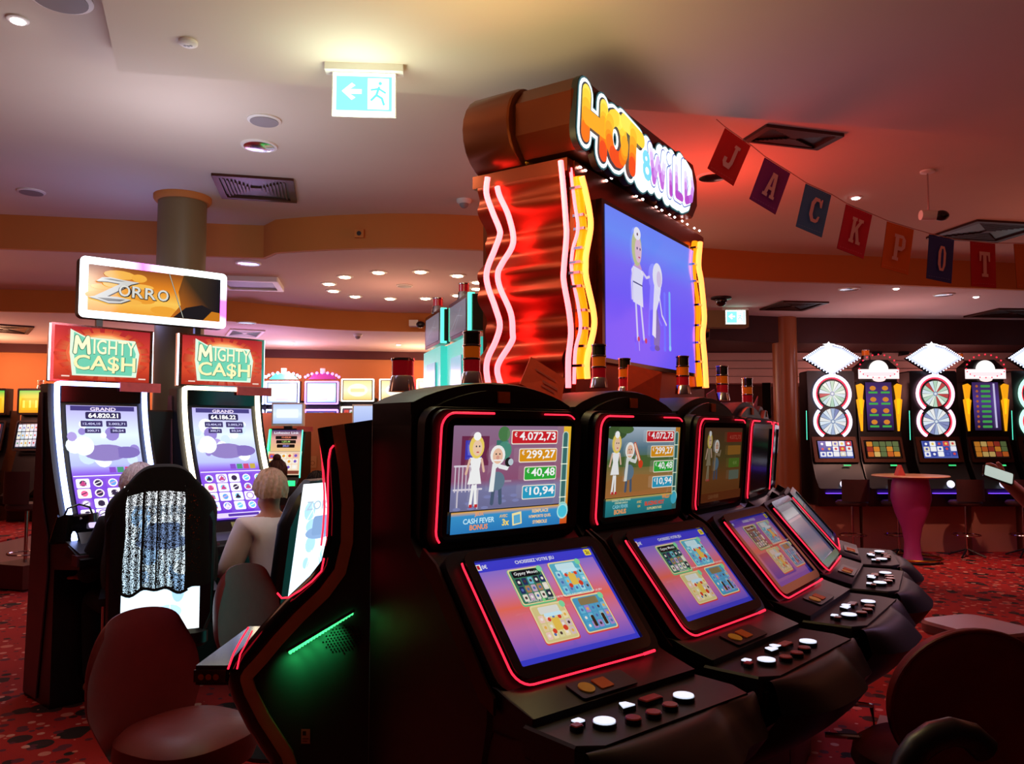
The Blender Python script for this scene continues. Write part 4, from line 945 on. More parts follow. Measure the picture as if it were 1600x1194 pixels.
    c.build('top_screen', t, st=1.05, M=face(0, .0315, 2.095))
    for s in (-.312, .312): MB('led_white').tube([(s, -.02, 1.92), (s, -.02, 2.27)], .006, 6).build('edge_light', t, label='white edge light')
    MB('black').box(-.1, .1, 0, .06, 1.88, 2.0).build('monitor_mount', t)
    # deck and stickers
    c = CV(.5, .10, .0006); c.rect(0, 0, 1, 1, '140c14'); c.ell(.5, .5, .045, 'd8b838'); c.rr(.62, .3, .86, .7, .01, '4a5a6a'); c.rr(.30, .1, .40, .9, .005, 'c8b878'); c.build('acceptor_panel', t, st=.35, M=face(0, .43, .985, 40))
    MB('dark').extr([(.40, .90), (.63, .86), (.64, .90), (.45, .96)], -.32, .32, 'x').build('player_deck', t)
    for k in range(8): MB('button_white').box(-.14 + k * .04, -.112 + k * .04, -.565, -.545, .93, .94).build('button', t)
    for s in (-1, 1): MB('side_lilac').box(s * .30 - .03, s * .30 + .03, -.62, -.54, .86, .92).build('deck_corner', t)
    MB('card_pink').box(.10, .36, -.055, -.04, 1.865, 1.925).build('hanging_card', t, label='dusty pink card')
    return t
mat('m', '808080')
PA = portrait_machine('tall curved screen machine with blue white light frame, nearest the platform', -2.63, 5.11, 42, 'led_blue', '64.820.21', 5)
PB = portrait_machine('tall curved screen machine with warm light frame, before the blond player', -2.05, 5.62, 45, 'led_warm', '64.186.22', 9)
t = thing('divider_panel', 'dark upright panel between the two curved screen machines', 'panel', (-2.36, 5.40, 0), facing(43))
MB('black').box(-.10, .10, -.02, .04, 0, 1.74).build('panel', t); MB('bronze').ring([(-.10, -.02), (.10, -.02), (.10, .04), (-.10, .04)], [(-.09, -.01), (.09, -.01), (.09, .03), (-.09, .03)], 1.74, 1.75).build('edge', t)
# wide topper sign with lit frame
t = thing('topper_sign', 'wide orange sign reading Zorro in a glowing white frame above the red screens', 'sign', (-2.894 + .5 * math.sin(R(48.9)), 5.292 + .5 * math.cos(R(48.9)), 2.578), facing(48.9))
MB('dark').at(Matrix.Rotation(R(90), 4, 'X')).extr(rrect(1.0, .42, .04), -.08, .0).build('housing', t)
def hexmix(a, b_, k): A = [int(a[i:i + 2], 16) for i in (0, 2, 4)]; B = [int(b_[i:i + 2], 16) for i in (0, 2, 4)]; return '%02x%02x%02x' % tuple(int(p + (q - p) * k) for p, q in zip(A, B))
c = CV(1.0, .42, .001)
po, pi_ = rrect(.995, .415, .035, 6), rrect(.89, .315, .008, 6)
n = len(po); keys = [(0, 'e8d0ff'), (.22, 'f0f8ff'), (.30, 'e8fff4'), (.36, 'ffd8f0'), (.40, 'e060e8'), (.44, 'f0f0ff'), (.6, 'eefaff'), (.85, 'f0fffa'), (.95, 'f0a0ff'), (1, 'e8d0ff')]
def fc(x, y):
    if y > .13: k = .22 + (.5 - x) * .3 / 1.0
    elif x < -.44: return 'eef4ff'
    elif y < -.13: return 'eafcff' if x < .3 else 'f8d0f0'
    else: return 'f0e0ff' if y > 0 else 'e060e0'
    for (a, ca), (b_, cb_) in zip(keys, keys[1:]):
        if a <= k <= b_: return hexmix(ca, cb_, (k - a) / (b_ - a))
    return 'f0f8ff'
for i in range(n):
    j = (i + 1) % n; m_ = max(1, int(math.hypot(po[j][0] - po[i][0], po[j][1] - po[i][1]) / .05))
    for k in range(m_):
        A_, B_ = k / m_, (k + 1) / m_; L_ = lambda P, q, t_: (P[i][0] + (P[j][0] - P[i][0]) * t_, P[i][1] + (P[j][1] - P[i][1]) * t_)
        q = [L_(po, 0, A_), L_(po, 0, B_), L_(pi_, 0, B_), L_(pi_, 0, A_)]; c.poly([(p[0] / 1.0 + .5, p[1] / .42 + .5) for p in q], [fc(*p) for p in q], 0)
c.build('light_frame', t, st=3.2, back=0, M=Matrix.Translation((0, -.004, 0)) @ Matrix.Rotation(R(90), 4, 'X'), label='glowing white and violet frame')
c = CV(.89, .315, .001)
c.vgrad(0, 0, 1, 1, [(0, 'f0a030'), (.3, 'fcc858'), (.6, 'e88820'), (1, '8a4818')]); rnd = random.Random(4)
for k in range(14): c.ell(.08 + rnd.random() * .5, .12 + rnd.random() * .75, .05 + rnd.random() * .08, rnd.choice(['f4b040', 'f8bc50', 'f0a434', 'ec9c30', 'f6b64a']), ry=.04 + rnd.random() * .07, n=14)
c.poly([(.60, 0), (1, 0), (1, 1), (.70, 1), (.66, .6), (.68, .3)], ['c06818', '101018', '081018', '403018', '804818', 'a85c18']); c.poly([(.62, 0), (.72, .25), (.85, .35), (.98, .2), (1, 0)], '141418'); c.poly([(.86, .0), (.93, .22), (1, .2), (1, 0)], 'c87818')
c.line([(.585, .98), (.70, .02)], .008, '181818'); c.line([(.585, .98), (.70, .02)], .004, 'c8c8b8')
# the Z with its long swept serifs, then ORRO
zed = [(.05, .64), (.09, .73), (.15, .75), (.24, .72), (.36, .70), (.30, .64), (.13, .33), (.20, .34), (.30, .30), (.23, .21), (.14, .19), (.06, .25), (.0, .28), (.04, .31), (.22, .63), (.13, .65)]
c.poly([(.5 + (x - .5) * 1.0 + .006, y - .018) for x, y in zed], '302820'); c.poly(zed, 'd0d0cc')
c.poly([(.10, .70), (.15, .72), (.26, .69), (.20, .68)], '70706c'); c.poly([(.06, .28), (.14, .225), (.22, .24), (.26, .29), (.14, .29)], '70706c')
for i, ch in enumerate('ORRO'): c.text(ch, .255 + i * .095, .34 - i * .006, .27, '302820', w=.098, off=.04); c.text(ch, .252 + i * .095, .36 - i * .006, .25, 'dcdcd4', w=.082, off=.012)
c.build('picture', t, st=1.0, M=Matrix.Translation((0, -.002, 0)) @ Matrix.Rotation(R(90), 4, 'X'), label='orange picture with silver lettering')
for s in (-.36, .30): MB('black').box(s - .02, s + .02, .02, .06, -.36, -.18).build('support_post', t)

# ================================================================== far machines against the back wall
def wall_machine(label, x, y, led, art, z0=0, w_=.56, top=True, grp='machines along the back wall'):
    t = thing('slot_machine', label, 'slot machine', (x, y, z0), 0, grp)
    MB('black').extr([(-.25, 0), (.2, 0), (.2, .7), (.42, .78), (.42, .84), (.22, .95), (.02, 1.5), (-.05, 2.0), (-.25, 2.0)], -w_ / 2, w_ / 2, 'x').build('cabinet', t)
    c = CV(w_ * .84, .30, .001)
    if art == 'p': c.vgrad(0, 0, 1, 1, [(0, 'b0ccff'), (.5, 'e8f4ff'), (1, 'c8dcff')]); c.rr(.06, .08, .94, .92, .06, 'f4fbff'); c.ell(.5, .5, .3, 'ffffff', ry=.3); c.rr(.28, .11, .72, .2, .03, 'e8d4ee')
    elif art == 'o': c.vgrad(0, 0, 1, 1, [(0, 'f8c870'), (.5, 'fff0c8'), (1, 'f8d890')]); c.ell(.5, .5, .36, 'fff8dc', ry=.34); c.rr(.25, .40, .75, .58, .04, 'f4dca0')
    else:
        c.vgrad(0, 0, 1, 1, [(0, 'e89020'), (.6, 'f8c838'), (1, '50b848')]); c.rr(.1, .12, .9, .66, .03, 'f0b020'); [c.rr(.16 + .14 * k_, .22, .27 + .14 * k_, .56, .02, ('f8e060', 'e8c030')[k_ % 2]) for k_ in range(5)]
    c.build('top_screen', t, st=1.3, M=face(0, .065, 2.12))
    MB(led).at(face(0, .06, 2.12)).ring(rrect(w_ * .98, .36, .02), rrect(w_ * .90, .32, .01), -.01, .012).build('monitor_frame', t, label='glowing monitor frame')
    MB('black').box(-w_ * .47, w_ * .47, -.055, .1, 1.94, 2.30).build('monitor_back', t)
    c = CV(w_ * .84, .34, .001); rnd = random.Random(int(x * 100)); c.rect(0, 0, 1, 1, {'p': '5868c0', 'o': '6a3848', 'e': '202838'}[art])
    for a in range(5):
        for b_ in range(3): c.rr(.04 + a * .19, .05 + b_ * .31, .20 + a * .19, .33 + b_ * .31, .02, rnd.choice(['f8f8ff', 'e8d8e8', 'f4f0e0', 'd8e8f8', 'e85848'])); c.ell(.12 + a * .19, .19 + b_ * .31, .04, rnd.choice(['4060b0', 'd04040', 'e8b040', '60a870']), n=10)
    c.build('main_screen', t, st=.95, M=face(0, .10, 1.66, 14))
    MB(led).at(face(0, .095, 1.66, 14)).ring(rrect(w_ * .98, .42, .02), rrect(w_ * .90, .37, .01), -.01, .012).build('light_frame', t, label='glowing light frame')
    MB('dark').box(-w_ / 2, w_ / 2, -.45, -.2, .84, .88).build('button_deck', t)
    if top and art == 'p':
        b = MB('led_blue' if led != 'led_purple' else 'led_purple')
        for k in range(9): a = R(20 + 17.5 * k); b.ball((w_ * .52 * math.cos(a), -.04, 2.33 + .10 * math.sin(a)), .022, n=8, m=6)
        b.build('topper_lights', t, label='arc of topper lights')['kind'] = 'stuff'
        MB('teal_body' if led == 'led_blue' else 'table_purple').extr([(-.22, 2.33), (-.12, 2.42), (.12, 2.42), (.22, 2.33)], -.03, .06, 'y').build('topper', t)
        MB('white').box(-.035, .035, -.03, .03, 2.42, 2.50).build('topper_lamp', t)
    return t
mat('led_soft', 'fff0e0', .4, emi='fff0e0', es=2)
for u, v_, y, led, art, l in [(443, 612, 12.3, 'led_blue', 'p', 'machine with pale blue arched topper against the back wall'), (504, 612, 12.4, 'led_purple', 'p', 'machine with violet arched topper against the back wall'),
                          (560, 612, 12.6, 'led_soft', 'o', 'amber screen machine beside the two arched topper machines'), (619, 612, 12.7, 'led_soft', 'o', 'amber screen machine half behind the short red beacon'), (677, 612, 12.8, 'led_soft', 'o', 'amber screen machine beside the teal cabinets'),
                          (388, 612, 12.2, 'led_blue', 'p', 'blue machine mostly hidden behind the second cash screen')]:
    p = aty(u, v_, y); wall_machine(l, p.x, y, led, art, p.z - 2.14 - (0 if art == 'p' else -.04), .53)
mat('led_dim', '301810', .4)
for u, l in [(52, 'machine with green and gold top screen on the platform'), (-8, 'gold screen machine cut by the edge of the picture'), (112, 'machine on the platform behind the blue framed machine')]:
    p = aty(u, 628, 10.9); wall_machine(l, p.x, 10.9, 'led_dim', 'e', .02 if False else p.z - 2.12, .36 if u == 52 else .4, grp='machines on the platform')
p = aty(64, 606, 10.9); beacon('orange beacon on top of the green and gold machine', (p.x, 10.9, p.z - .02), 1.4, ('amber_glass',), 'single beacons of far machines')

# low partition wall of the next island
p0 = aty(405, 645, 10.9); p1 = aty(560, 645, 10.9)
mb = MB('tan'); mb.box(p0.x, p1.x + .6, 10.9, 11.05, 0, p0.z); o = mb.build('partition_wall'); tag(o, 'orange low partition behind the green lit machine', 'partition')
cc = CV(.11, .16, .001); cc.rect(0, 0, 1, 1, 'c89048'); cc.ell(.5, .4, .3, 'a06828'); cc.ell(.5, .4, .2, 'c89048'); p = aty(488, 722, 10.88)
o = cc.build('wall_notice', m=printed_mat(), M=Matrix.Translation((p.x, 10.895, p.z)) @ Matrix.Rotation(R(90), 4, 'X')); tag(o, 'small tan notice on the orange partition', 'notice')

# green lit machine with stacked screens
def green_machine():
    y = 10.0; p = aty(449, 700, y)
    t = thing('slot_machine', 'green lit machine with two stacked screens and a pale top monitor', 'slot machine', (p.x, y, 0))
    zt = aty(449, 632, y).z; z1 = aty(449, 662, y).z; z2 = aty(449, 672, y).z; z3 = aty(449, 705, y).z; z4 = aty(449, 741, y).z
    MB('black').extr([(-.3, 0), (.15, 0), (.15, .8), (.38, .9), (.36, .98), (.2, z4 - .02), (.05, z3), (-.02, z2 + .02), (-.3, z2 + .02)], -.22, .22, 'x').build('cabinet', t)
    MB('black').box(-.05, .05, 0, .05, z2, zt).build('monitor_post', t)
    c = CV(.36, zt - z1, .001); c.vgrad(0, 0, 1, 1, [(0, 'a8c0f0'), (.5, 'e0f0ff'), (1, 'b8ccff')]); c.rr(.12, .3, .88, .75, .04, 'eef8ff'); c.build('top_screen', t, st=1.1, M=face(0, .02, (zt + z1) / 2))
    MB('white').box(-.20, .20, -.012, .05, z1 - .03, zt + .02).build('monitor_frame', t, label='pale monitor frame')
    c = CV(.38, z2 - z3, .001); c.vgrad(0, 0, 1, 1, [(0, 'f0c888'), (.6, 'e8a8a0'), (1, '302868')]); c.text('Lightning Link', .5, .78, .14, 'f0f0ff', w=.8, off=.02)
    for k, (cc_, tx) in enumerate([('802818', '19.458,84'), ('285020', '1.251,44'), ('282878', '200,61')]): c.rr(.15 + .03 * k, .56 - k * .2, .85 - .03 * k, .72 - k * .2, .02, '181010'); c.text(tx, .5, .59 - k * .2, .10, ('f08060', 'c0f080', 'a0a0f8')[k], off=.02)
    c.build('upper_screen', t, st=1.0, M=face(0, .055, (z2 + z3) / 2, 8))
    c = CV(.42, (z3 - z4) * 1.08, .001); rnd = random.Random(8); c.rect(0, 0, 1, 1, 'f0d0b0')
    for a in range(5):
        for b_ in range(3): c.rr(.05 + a * .18, .2 + b_ * .24, .21 + a * .18, .41 + b_ * .24, .02, rnd.choice(['f8e0b0', 'e86850', 'f0b8a8', 'f8f0e0'])); c.ell(.13 + a * .18, .30 + b_ * .24, .045, rnd.choice(['7858c0', 'e8a030', 'd04040', 'f8f8f0']), n=10)
    c.rect(0, 0, 1, .14, '804030'); c.build('lower_screen', t, st=1.0, M=face(0, .16, (z3 + z4) / 2, 24))
    b = MB('led_green'); b.extr([(.40, z4 - .08), (.12, z3 - .02), (.02, z2 + .01), (-.16, z2 + .01), (.02, z3 - .02), (.22, z4 - .08)], -.225, -.205, 'x'); b.build('side_light', t, label='green side light')
    b = MB('led_green'); b.box(-.2, .2, -.40, -.36, z4 - .13, z4 - .06); b.build('deck_light', t, label='green deck light')
    for s in (-1, 1): MB('led_teal').tube([(s * .205, -.07, z2), (s * .205, -.13, z3), (s * .23, -.27, z4 - .03)], .008, 6).build('edge_light', t, label='green edge light')
    MB('card_pink').box(.12, .32, -.03, -.02, z1 - .10, z1 - .04).build('hanging_card', t, label='dusty pink card')
green_machine()
p = aty(600, 660, 9.6)      # a second monitor of that island, half hidden
t = thing('display_monitor', 'pale blue monitor beside the edge of the nearest machine', 'monitor', (aty(578, 660, 10.0).x, 10.0, 0))
c = CV(.40, .28, .001); c.vgrad(0, 0, 1, 1, [(0, 'a0b4f0'), (1, 'c8d8ff')]); zz = aty(578, 652, 10).z; c.build('screen', t, st=1.0, M=face(0, .02, zz)); MB('white').box(-.22, .22, -.012, .04, zz - .16, zz + .16).build('frame', t); MB('black').box(-.2, .2, .0, .4, 0, zz - .16).build('cabinet', t)

# teal machines with tilted top monitors behind the bank
def teal_machine(label, q, yl_, yr_, bq):
    P = [aty(*q[0], yl_), aty(*q[1], yr_), aty(*q[2], yr_), aty(*q[3], yl_)]
    t = thing('slot_machine', label, 'slot machine', (0, 0, 0), 0, 'teal machines behind the bank')
    c0 = sum(P, Vector()) / 4; ax = (P[1] - P[0] + P[2] - P[3]).normalized(); ax.z = 0; ax.normalize(); up = Vector((0, 0, 1)); nn = ax.cross(up).normalized()
    if nn.y > 0: nn = -nn
    Mx = Matrix.Translation(c0) @ Matrix((ax, up, nn)).transposed().to_4x4(); w_ = (P[1] - P[0]).length; h_ = (P[0] - P[3]).length
    c = CV(w_ * .84, h_ * .80, .0006); c.vgrad(0, 0, 1, 1, [(0, '6a6a7a'), (.5, '8a8a98'), (1, '787888')]); c.line([(.1, .2), (.5, .6), (.8, .5)], .004, 'a8a8b4'); c.line([(.3, .1), (.7, .8)], .004, '9898a8')
    c.build('top_screen', t, st=.75, M=Mx @ Matrix.Translation((0, 0, .022)))
    MB('gloss').at(Mx).extr(rrect(w_, h_, .02), -.05, .02).build('monitor', t)
    MB('led_teal').at(Mx).box(w_ / 2, w_ / 2 + .022, -h_ / 2, h_ / 2, -.02, .02).build('edge_light', t, label='teal edge light')
    MB('dark').at(Mx).box(w_ / 2 + .022, w_ / 2 + .045, -h_ * .45, h_ * .45, -.12, -.0).build('monitor_back', t)
    zb = c0.z - h_ / 2 - .02
    MB('teal_body').at(Matrix.Translation((c0.x, c0.y, 0)) @ Matrix.Rotation(math.atan2(ax.y, ax.x), 4, 'Z')).box(-w_ * .58, w_ * .52, -.02, .25, 0, zb).build('cabinet', t, label='glowing teal cabinet')
    c = CV(w_ * .55, .6, .001); c.vgrad(0, 0, 1, 1, [(0, '90d0e8'), (1, 'a8d8f0')]); c.rect(.1, .62, .9, .66, 'd04060'); c.rect(.1, .56, .9, .59, 'd04060'); c.rect(.12, .2, .9, .54, 'b8a8e0')
    c.build('front_glass', t, st=.9, M=Matrix.Translation((c0.x, c0.y, zb - .40)) @ Matrix((ax, up, nn)).transposed().to_4x4() @ Matrix.Translation((0, 0, .03)))
    top = aty((q[0][0] + q[1][0]) / 2 + 8, (q[0][1] + q[1][1]) / 2 - 2, (yl_ + yr_) / 2)
    return t, c0 + Vector((.02, 0, h_ / 2))
t_, b1 = teal_machine('teal cabinet with tilted dark monitor, the lower of the teal pair', [(667.6, 495), (692, 484), (693, 540), (669, 545)], 5.9, 5.4, None)
t_, b2 = teal_machine('teal cabinet with tilted dark monitor, the taller of the teal pair', [(705, 474), (735, 462), (736, 524), (706, 531)], 5.3, 4.8, None)
beacon('pink beacon on the lower teal cabinet', b1, 1.3, ('red_glass',), 'beacons of the teal pair'); beacon('pink beacon on the taller teal cabinet', b2, 1.2, ('red_glass',), 'beacons of the teal pair')
t = thing('slot_machine', 'violet machine top peeking out beside the pink neon', 'slot machine', (0, 0, 0)); P = [aty(752, 500, 5.4), aty(770, 492, 5.0), aty(772, 520, 5.0), aty(762, 540, 5.4)]
mat('violet', '5048a0', .5); b = MB('violet'); b.add([tuple(p) for p in P] + [(p.x + .05, p.y + .3, p.z) for p in P], [(0, 1, 2, 3), (7, 6, 5, 4), (0, 4, 5, 1), (1, 5, 6, 2), (2, 6, 7, 3), (3, 7, 4, 0)]); b.build('monitor', t)
MB('black').box(P[0].x - .02, P[0].x + .2, 5.35, 5.7, 0, P[3].z).build('cabinet', t)

# ================================================================== row of wheel machines on the right
YW = 11.0
def lamp_ring(mb, pts, r):
    for p in pts: mb.ball(p, r, n=8, m=6)
def wheel_machine(label, x, seed, ringm):
    t = thing('slot_machine', label, 'slot machine', (x, YW, 0), 0, 'wheel machines with diamond toppers'); rnd = random.Random(seed)
    MB('black').extr([(-.3, .62), (.3, .62), (.34, .78), (.36, .86), (.25, .98), (.12, 1.22), (.05, 1.55), (.0, 2.45), (-.3, 2.45)], -.325, .325, 'x', bev=.02).build('cabinet', t)
    MB('pinkpanel').box(-.30, .30, -.12, .3, 0, .62).build('stand', t, label='rosy panelled stand')
    # diamond topper
    c = CV(.74, .46, .002); dm = [(.0, .52), (.22, .82), (.34, .78), (.5, .92), (.66, .80), (.8, .78), (1, .52), (.5, .0)]
    c.poly([(0, .5), (.3, .80), (.5, .88), (.7, .80), (1, .5), (.5, 0)], 'c8d0ff'); c.poly([(.07, .5), (.32, .76), (.5, .83), (.68, .76), (.93, .5), (.5, .06)], 'f4f8ff'); c.rr(.26, .44, .74, .60, .03, 'dfe6ff')
    c.poly([(.36, .80), (.40, .88), (.33, .92), (.42, .94), (.45, 1.0), (.48, .94), (.57, .92), (.50, .88), (.53, .80)], 'ffffff')
    c.build('diamond_topper', t, st=1.35, M=face(0, .06, 2.62), back=0, label='glowing white diamond sign')
    MB('black').at(face(0, .05, 2.62)).extr([(-.37, 0), (-.15, .14), (0, .18), (.15, .14), (.37, 0), (0, -.23)], -.1, .0).build('topper_box', t)
    b = MB('led_white'); dd = [(-.385, .0), (-.15, .15), (.0, .19), (.15, .15), (.385, .0), (0, -.245)]
    for (xa, za), (xb, zb) in zip(dd, dd[1:] + dd[:1]):
        n_ = 10
        for k in range(n_): lamp_ring(b, [(xa + (xb - xa) * k / n_, -.07, 2.62 + za + (zb - za) * k / n_)], .008)
    b.build('topper_lamps', t, label='small lamps round the diamond')['kind'] = 'stuff'
    # figure eight frame
    e = []
    for k in range(27): a = R(-52 + 284 * k / 26); e.append((.245 * math.cos(a), 2.13 + .25 * math.sin(a)))
    f_ = []
    for k in range(27): a = R(128 + 284 * k / 26 - 0); f_.append((.245 * math.cos(a), 1.75 + .235 * math.sin(a)))
    b = MB(ringm)
    b.tube([(p[0], -.05, p[1]) for p in e], .022, 8); b.tube([(.245 * math.cos(R(a)), -.05, 1.75 + .235 * math.sin(R(a))) for a in range(40, -62, -8)], .022, 8); b.tube([(.245 * math.cos(R(a)), -.05, 1.75 + .235 * math.sin(R(a))) for a in range(140, 242, 8)], .022, 8)
    b.build('eight_frame', t, label='glowing figure eight light frame')
    b = MB('led_red')
    b.tube([(p[0] * .86, -.045, 2.13 + (p[1] - 2.13) * .86) for p in e], .006, 6); b.tube([(.245 * .86 * math.cos(R(a)), -.045, 1.75 + .2 * math.sin(R(a))) for a in range(30, -62, -8)], .006, 6); b.tube([(.245 * .86 * math.cos(R(a)), -.045, 1.75 + .2 * math.sin(R(a))) for a in range(150, 242, 8)], .006, 6)
    b.build('inner_glow', t, label='thin red inner light')
    for zc in (2.13, 1.75):
        c = CV(.36, .36, .001); N_ = 18; pal = rnd.choice([['e8f4e8', 'b8d8c0', 'd8e8f0', 'c04848'], ['e0ecf8', 'a8b8d8', 'f0f0f0', '8890c0'], ['b8e0c8', 'c8e8d0', 'd05040', 'a8d8b8']])
        for k in range(N_):
            a0_, a1_ = 2 * math.pi * k / N_, 2 * math.pi * (k + .9) / N_; cc_ = pal[k % 3] if rnd.random() < .85 else pal[3]
            c.poly([(.5, .5), (.5 + .5 * math.cos(a0_), .5 + .5 * math.sin(a0_)), (.5 + .5 * math.cos(a1_), .5 + .5 * math.sin(a1_))], cc_, 0)
        c.ell(.5, .5, .09, '8898b8'); c.ell(.5, .5, .05, 'e0e8f0'); c.build('wheel', t, st=.95, back=0, M=face(0, .055, zc), label='white and green prize wheel')
    # screen
    c = CV(.46, .24, .001); c.rect(0, 0, 1, 1, rnd.choice(['5060b0', '88c8a0', '4858a8']))
    for a in range(5):
        for b_ in range(3): c.rr(.03 + a * .19, .08 + b_ * .3, .20 + a * .19, .36 + b_ * .3, .02, rnd.choice(['f0f0f8', 'd84848', '3848a0', 'e8e0c8', 'f8f8f8'])); c.ell(.115 + a * .19, .22 + b_ * .3, .04, rnd.choice(['d84848', '4858b8', 'f0d060', 'f8f8ff']), n=8)
    c.build('main_screen', t, st=.9, M=face(0, .12, 1.37, 18))
    MB('bronze').at(face(0, .112, 1.37, 18)).ring(rrect(.60, .36, .01), rrect(.50, .26, .01), -.02, .006).build('screen_frame', t)
    MB('button_white').at(face(0, .365, .92, 20)).extr(circ(.05, 18), -.01, .006).build('round_badge', t, label='white glowing round badge')
    b = MB('glow_purple'); b.box(-.24, .24, -.40, -.33, .795, .802); b.build('deck_glow', t, label='violet deck light')
    c = CV(.10, .02, .001); c.rect(0, 0, 1, 1, '40e080'); c.build('credit_meter', t, st=1, M=face(.12, .2, 1.16, 30))
    MB('led_teal').tube([(-.352, -.03, 1.5), (-.352, -.03, 1.9)], .004, 6).build('side_light', t)
    return t
def horn_machine(label, x, seed):
    t = thing('slot_machine', label, 'slot machine', (x, YW, 0), 0, 'machines with yellow horns'); rnd = random.Random(seed)
    MB('black').extr([(-.3, .62), (.3, .62), (.34, .78), (.36, .86), (.25, .98), (.12, 1.22), (.05, 1.55), (.0, 2.30), (-.3, 2.30)], -.295, .295, 'x', bev=.02).build('cabinet', t)
    MB('pinkpanel').box(-.30, .30, -.12, .3, 0, .62).build('stand', t, label='rosy panelled stand')
    c = CV(.56, .30, .002); dome = [(.26 + .0, .55)] + [(.5 + .24 * math.cos(R(180 - 12 * k)), .55 + .42 * math.sin(R(180 - 12 * k))) for k in range(16)]
    c.rect(0, .12, 1, .56, 'ffe0e0'); c.poly(dome, 'fff4f0'); c.rect(.04, .17, .96, .52, 'fffafa'); c.rr(.10, .24, .90, .42, .03, 'f8d4d8'); c.ell(.5, .1, .16, 'ffd8d8', ry=.12)
    c.build('lit_topper', t, st=1.3, back=0, M=face(0, .05, 2.45), label='glowing white marquee')
    b = MB('led_red'); lamp_ring(b, [(.28 * math.cos(R(a)) * .95, -.06, 2.47 + .20 * math.sin(R(a)) * (1 if a < 181 else .6)) for a in range(0, 360, 18)], .010); b.build('topper_lamps', t, label='small red lamps')['kind'] = 'stuff'
    MB('black').extr([(-.26, 2.30), (.26, 2.30), (.26, 2.50), (.14, 2.60), (-.14, 2.60), (-.26, 2.50)], -.03, .2, 'y').build('topper_box', t)
    for s in (-1, 1):
        for z0, z1_ in [(2.27, 1.95), (2.07, 1.72)]:
            MB('yellow_horn').at(face(s * .25, .03, 0)).extr([(s * -.01, z1_ - .1), (s * -.02, z0 - .18), (s * -.04, z0 - .03), (s * .0, z0), (s * .06, z0 - .02), (s * .045, z0 - .14), (s * .012, z1_ - .1)], 0, .03).build('horn', t, label='yellow lit horn')
    c = CV(.36, .66, .001); c.vgrad(0, 0, 1, 1, [(0, '281838'), (.6, '583c90'), (1, '402860')])
    if seed % 2:
        for a in range(2):
            for b_ in range(4): c.ell(.27 + a * .46, .17 + b_ * .235, .12, 'e89030', ry=.05, n=10); c.rect(.1 + a * .46, .06 + b_ * .235, .44 + a * .46, .10 + b_ * .235, '48b850')
    else:
        for b_ in range(9): c.rr(.3, .05 + b_ * .105, .66, .10 + b_ * .105, .03, '48a850'); c.ell(.15, .075 + b_ * .105, .05, 'c06830', n=8)
        c.rect(.76, .05, .83, .97, 'd8d0f8')
    c.build('prize_screen', t, st=.8, M=face(0, .05, 1.96, 4))
    c = CV(.46, .24, .001); c.rect(0, 0, 1, 1, '201410')
    for a in range(5):
        for b_ in range(3): c.rr(.03 + a * .19, .08 + b_ * .3, .20 + a * .19, .36 + b_ * .3, .02, rnd.choice(['e89030', 'd86828', 'e8c070', '687848', 'a83828']))
    c.build('main_screen', t, st=.75 if seed % 2 else .5, M=face(0, .12, 1.37, 18))
    MB('bronze').at(face(0, .112, 1.37, 18)).ring(rrect(.56, .36, .01), rrect(.50, .26, .01), -.02, .006).build('screen_frame', t)
    MB('button_white').at(face(0, .365, .92, 20)).extr(circ(.05, 18), -.01, .006).build('round_badge', t, label='white glowing round badge')
    c = CV(.09, .02, .001); c.rect(0, 0, 1, 1, '40e080'); c.build('credit_meter', t, st=1.4, M=face(.1, .2, 1.16, 30))
    b = MB('glow_purple'); b.box(-.2, .2, -.40, -.35, .795, .802); b.build('deck_glow', t, label='violet deck light')
    return t
xw = lambda u: (u - 800) / FPX * YW * 1.003
mat('ring_green', 'c0ffe0', .4, emi='a8f0d8', es=1.6); mat('ring_white', 'ffffff', .4, emi='d8dcff', es=1.7); mat('ring_pink', 'ffe0f0', .4, emi='ffc0dc', es=1.7)
wheel_machine('wheel machine with diamond topper next to the brown column', xw(1297), 1, 'ring_white')
horn_machine('machine with yellow horns and white marquee, behind the round table', xw(1370), 1)
wheel_machine('wheel machine with diamond topper between the two machines with yellow horns', xw(1457), 3, 'ring_pink')
horn_machine('machine with yellow horns and a column of green amounts', xw(1536), 2)
wheel_machine('wheel machine cut by the picture edge, green lit ring', xw(1616), 4, 'ring_green')
p = aty(1359, 572, 11.0); beacon('glowing orange beacon above the first machine with yellow horns', (p.x, 11.12, 2.60), 1.8, ('amber_glass',), 'single beacons of far machines')
p = aty(1509, 575, 11.0); beacon('small beacon above the second machine with yellow horns', (p.x, 11.12, 2.60), 1.2, ('amber_glass',), 'single beacons of far machines')
for u in (1371, 1413):
    o = MB('black'); p = aty(u, 548, 12.2); o.extr([(-.06, 0), (.06, .02), (.08, .14), (-.04, .12)], 0, .1, 'y'); o = o.build('wall_spotlight'); o.location = (p.x, 12.18, p.z - .08)
    tag(o, 'black spotlight under the dark soffit, %s' % ('nearer the brown column' if u == 1371 else 'farther from the brown column'), 'spotlight', 'black soffit spotlights')
# dark hanging monitor edge in front of the brown column
t = thing('wall_monitor', 'thin dark monitor seen edge-on before the brown column', 'monitor', aty(1198, 625, 6.0), R(72)); MB('gloss').box(-.16, .16, -.03, .03, -.14, .12).build('screen', t); MB('chrome').box(-.16, .16, -.033, -.03, -.14, -.12).build('edge', t); MB('black').box(-.1, .1, .02, .1, -1.66, .1).build('stand', t)

